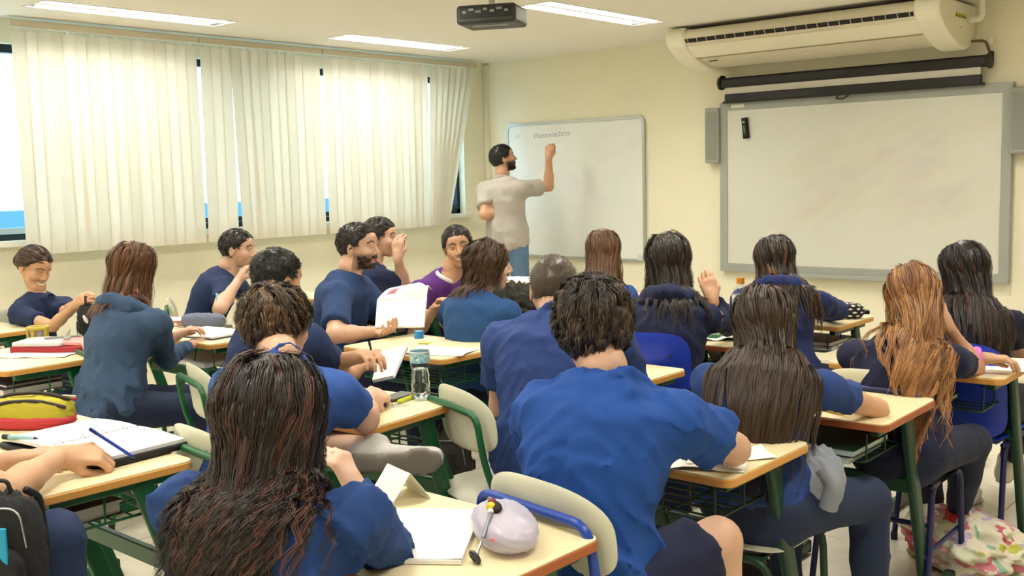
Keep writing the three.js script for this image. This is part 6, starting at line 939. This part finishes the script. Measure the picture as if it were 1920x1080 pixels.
{ // black bag with pale splashes held by the bun-haired girl
  const tx = canvasTex(128, 128, (c, w, h) => { c.fillStyle = '#0e0e12'; c.fillRect(0, 0, w, h); for (let i = 0; i < 34; i++) { c.fillStyle = ['#c9ccd0', '#8f949b', '#e6e6e4'][i % 3]; c.beginPath(); c.ellipse(rnd() * w, rnd() * h, 2 + rnd() * 7, 1 + rnd() * 4, rnd() * 3, 0, 7); c.fill(); } });
  const b = thing('tote_bag', 'black bag with pale splashes on the bun-haired girl\'s lap', 'bag', [1.40, 0.60, 4.63], -0.5);
  const g = new THREE.SphereGeometry(1, 32, 22), q = g.attributes.position; for (let i = 0; i < q.count; i++) { const x = q.getX(i), y = q.getY(i), z = q.getZ(i), k = (Math.abs(x) ** 2.8 + Math.abs(y) ** 2.8 + Math.abs(z) ** 2.8) ** (-1 / 2.8); q.setXYZ(i, x * k * 0.115 * (1 + 0.1 * noise3(x * 2, y * 2, z)), y * k * 0.14 + 0.14, z * k * 0.05 * (1 + 0.2 * noise3(x * 3, y * 3, z + 4))); } g.computeVertexNormals();
  part(b, 'printed_fabric', g, mat(0xffffff, 0.8, { map: tx })); part(b, 'handle', tube([[-0.05, 0.26, 0], [-0.04, 0.32, 0], [0.04, 0.32, 0], [0.05, 0.26, 0]], 0.008, 0.03, 8), M.black);
  sheet('pale card leaning by the black splashed bag', 1.27, 4.68, 0.3, 0.06, 0.16, mat(hex('#cfcdb8'), 0.7), 0.66, 0.002, 'card').rotation.set(1.1, 0.6, 0.2);
}
{ // floral bag on the floor
  const tx = canvasTex(1024, 512, (c, w, h) => { c.fillStyle = '#dcd3bb'; c.fillRect(0, 0, w, h); const cols = ['#cf7f8a', '#d898a4', '#c2606c', '#e3b6b4', '#b9a7bd', '#dfe0c4']; for (let i = 0; i < 150; i++) { const x = rnd() * w, y = rnd() * h, r = 14 + rnd() * 34; c.fillStyle = cols[i % cols.length]; for (let k = 0; k < 6; k++) { const a = k * 1.047 + rnd(); c.beginPath(); c.ellipse(x + Math.cos(a) * r * 0.5, y + Math.sin(a) * r * 0.5, r * 0.55, r * 0.36, a, 0, 7); c.fill(); } } for (let i = 0; i < 26; i++) { c.fillStyle = ['#b8bb4a', '#8fb59a', '#c7c46a'][i % 3]; c.beginPath(); c.ellipse(rnd() * w, rnd() * h, 10 + rnd() * 26, 5 + rnd() * 9, rnd() * 3, 0, 7); c.fill(); } for (let i = 0; i < 200; i++) { c.fillStyle = '#f4ece4'; c.beginPath(); c.arc(rnd() * w, rnd() * h, 1.5 + rnd() * 3, 0, 7); c.fill(); } });
  const b = thing('floral_bag', 'crumpled pink floral fabric bag on the floor', 'bag', [5.37, 0, 3.28], -0.7), g = new THREE.SphereGeometry(1, 72, 48), q = g.attributes.position;
  for (let i = 0; i < q.count; i++) { const x = q.getX(i), y = q.getY(i), z = q.getZ(i), k = (Math.abs(x) ** 2.4 + Math.abs(y) ** 2.4 + Math.abs(z) ** 2.4) ** (-1 / 2.4), f = 1 + 0.16 * noise3(x * 1.8, y * 1.8, z * 1.8) - 0.10 * Math.abs(noise3(x * 4 + 3, y * 3, z * 4)); q.setXYZ(i, x * k * 0.25 * f, Math.max(y * k * 0.105 * f + 0.085, 0.0), z * k * 0.19 * f); }
  g.computeVertexNormals(); part(b, 'floral_fabric', g, mat(0xffffff, 0.8, { map: tx })); part(b, 'strap', tube([[-0.22, 0.05, 0.05], [-0.30, 0.03, 0.0], [-0.26, 0.04, -0.12], [-0.16, 0.10, -0.1]], 0.012, 0.08, 8), mat(hex('#cfc4b4'), 0.8)); part(b, 'piping', tube([[-0.2, 0.12, 0.08], [0, 0.195, 0.03], [0.19, 0.13, 0.02]], 0.006, 0.1, 8), mat(hex('#e6ddc8'), 0.8));
}
{ const gsh = thing('grey_sweater', 'grey sweater bundled at the long-haired girl\'s hip', 'sweater', [5.345, 0.53, 4.50], 0.4); const g = pouchGeo(0.17, 0.19, 0.20, 2.2, 0.005, 61); part(gsh, 'bundled_cloth', g, mat(hex('#8d929c'), 0.95)); part(gsh, 'sleeve', tube([[0.03, 0.14, 0.085], [0.06, 0.10, 0.10], [0.04, 0.03, 0.095]], 0.026, 0.06, 10), mat(hex('#8d929c'), 0.95)); }
chair('green framed chair standing by the far window wall', 0.46, 1.78, 0.9);

// ------------------------------------------------------------------ prints on clothes
{
  const emblem = (who, list, m, name, from, dir) => { const p = who.surf(from, dir), n = dir.map((v) => -v), o = new THREE.Object3D(); const mm = new THREE.Matrix4(), Z = v3(...n), Yv = v3(0, 1, 0), X = Yv.clone().cross(Z).normalize(), Y2 = Z.clone().cross(X); mm.makeBasis(X, Y2, Z).setPosition(p[0] - who.O[0] + n[0] * 0.006, p[1], p[2] - who.O[2] + n[2] * 0.006); part(who.g, name, merge(list).applyMatrix4(mm), m); };
  const I = cast.I, f = yawDirs(POSE.I.ty).F, r = yawDirs(POSE.I.ty).R; const ring = (x, y, R2) => new THREE.TorusGeometry(R2, 0.0045, 8, 20).translate(x, y, 0);
  emblem(I, [ring(-0.016, 0.014, 0.013), ring(0.016, 0.014, 0.013), ring(-0.012, -0.014, 0.012), ring(0.013, -0.014, 0.012), ring(0, 0, 0.02)], mat(hex('#efeaf0'), 0.7), 'chest_emblem', add3(add3(add3(POSE.I.nk, f, 0.4), r, -0.02), [0, -0.20, 0]), f.map((v) => -v));
  const A = cast.A, fa = yawDirs(POSE.A.ty).F; emblem(A, [box(0.012, 0.035, 0.002, -0.03, 0, 0), box(0.035, 0.010, 0.002, 0.0, 0.008, 0), box(0.035, 0.008, 0.002, 0.0, -0.008, 0)], mat(hex('#7f8b7c'), 0.7), 'sleeve_emblem', add3(mix3(POSE.A.aR.sh, POSE.A.aR.el, 0.42), [0.3, 0.10, 0.45], 0.7), nrm3([-0.3, -0.1, -0.45]));
  const D = cast.D; for (let k = 0; k < 4; k++) emblem(D, [new THREE.SphereGeometry(0.008, 8, 6).scale(1.3 - 0.2 * k, 0.6 + (k % 2) * 0.5, 0.25)], mat(hex('#8fc4ea'), 0.5), 'sleeve_print', add3(mix3(POSE.D.aR.sh, POSE.D.aR.el, 0.18 + k * 0.10), [0.5, 0.05, 0.6], 0.6), nrm3([-0.5, -0.05, -0.6]));
}
renderer.render(scene, camera);
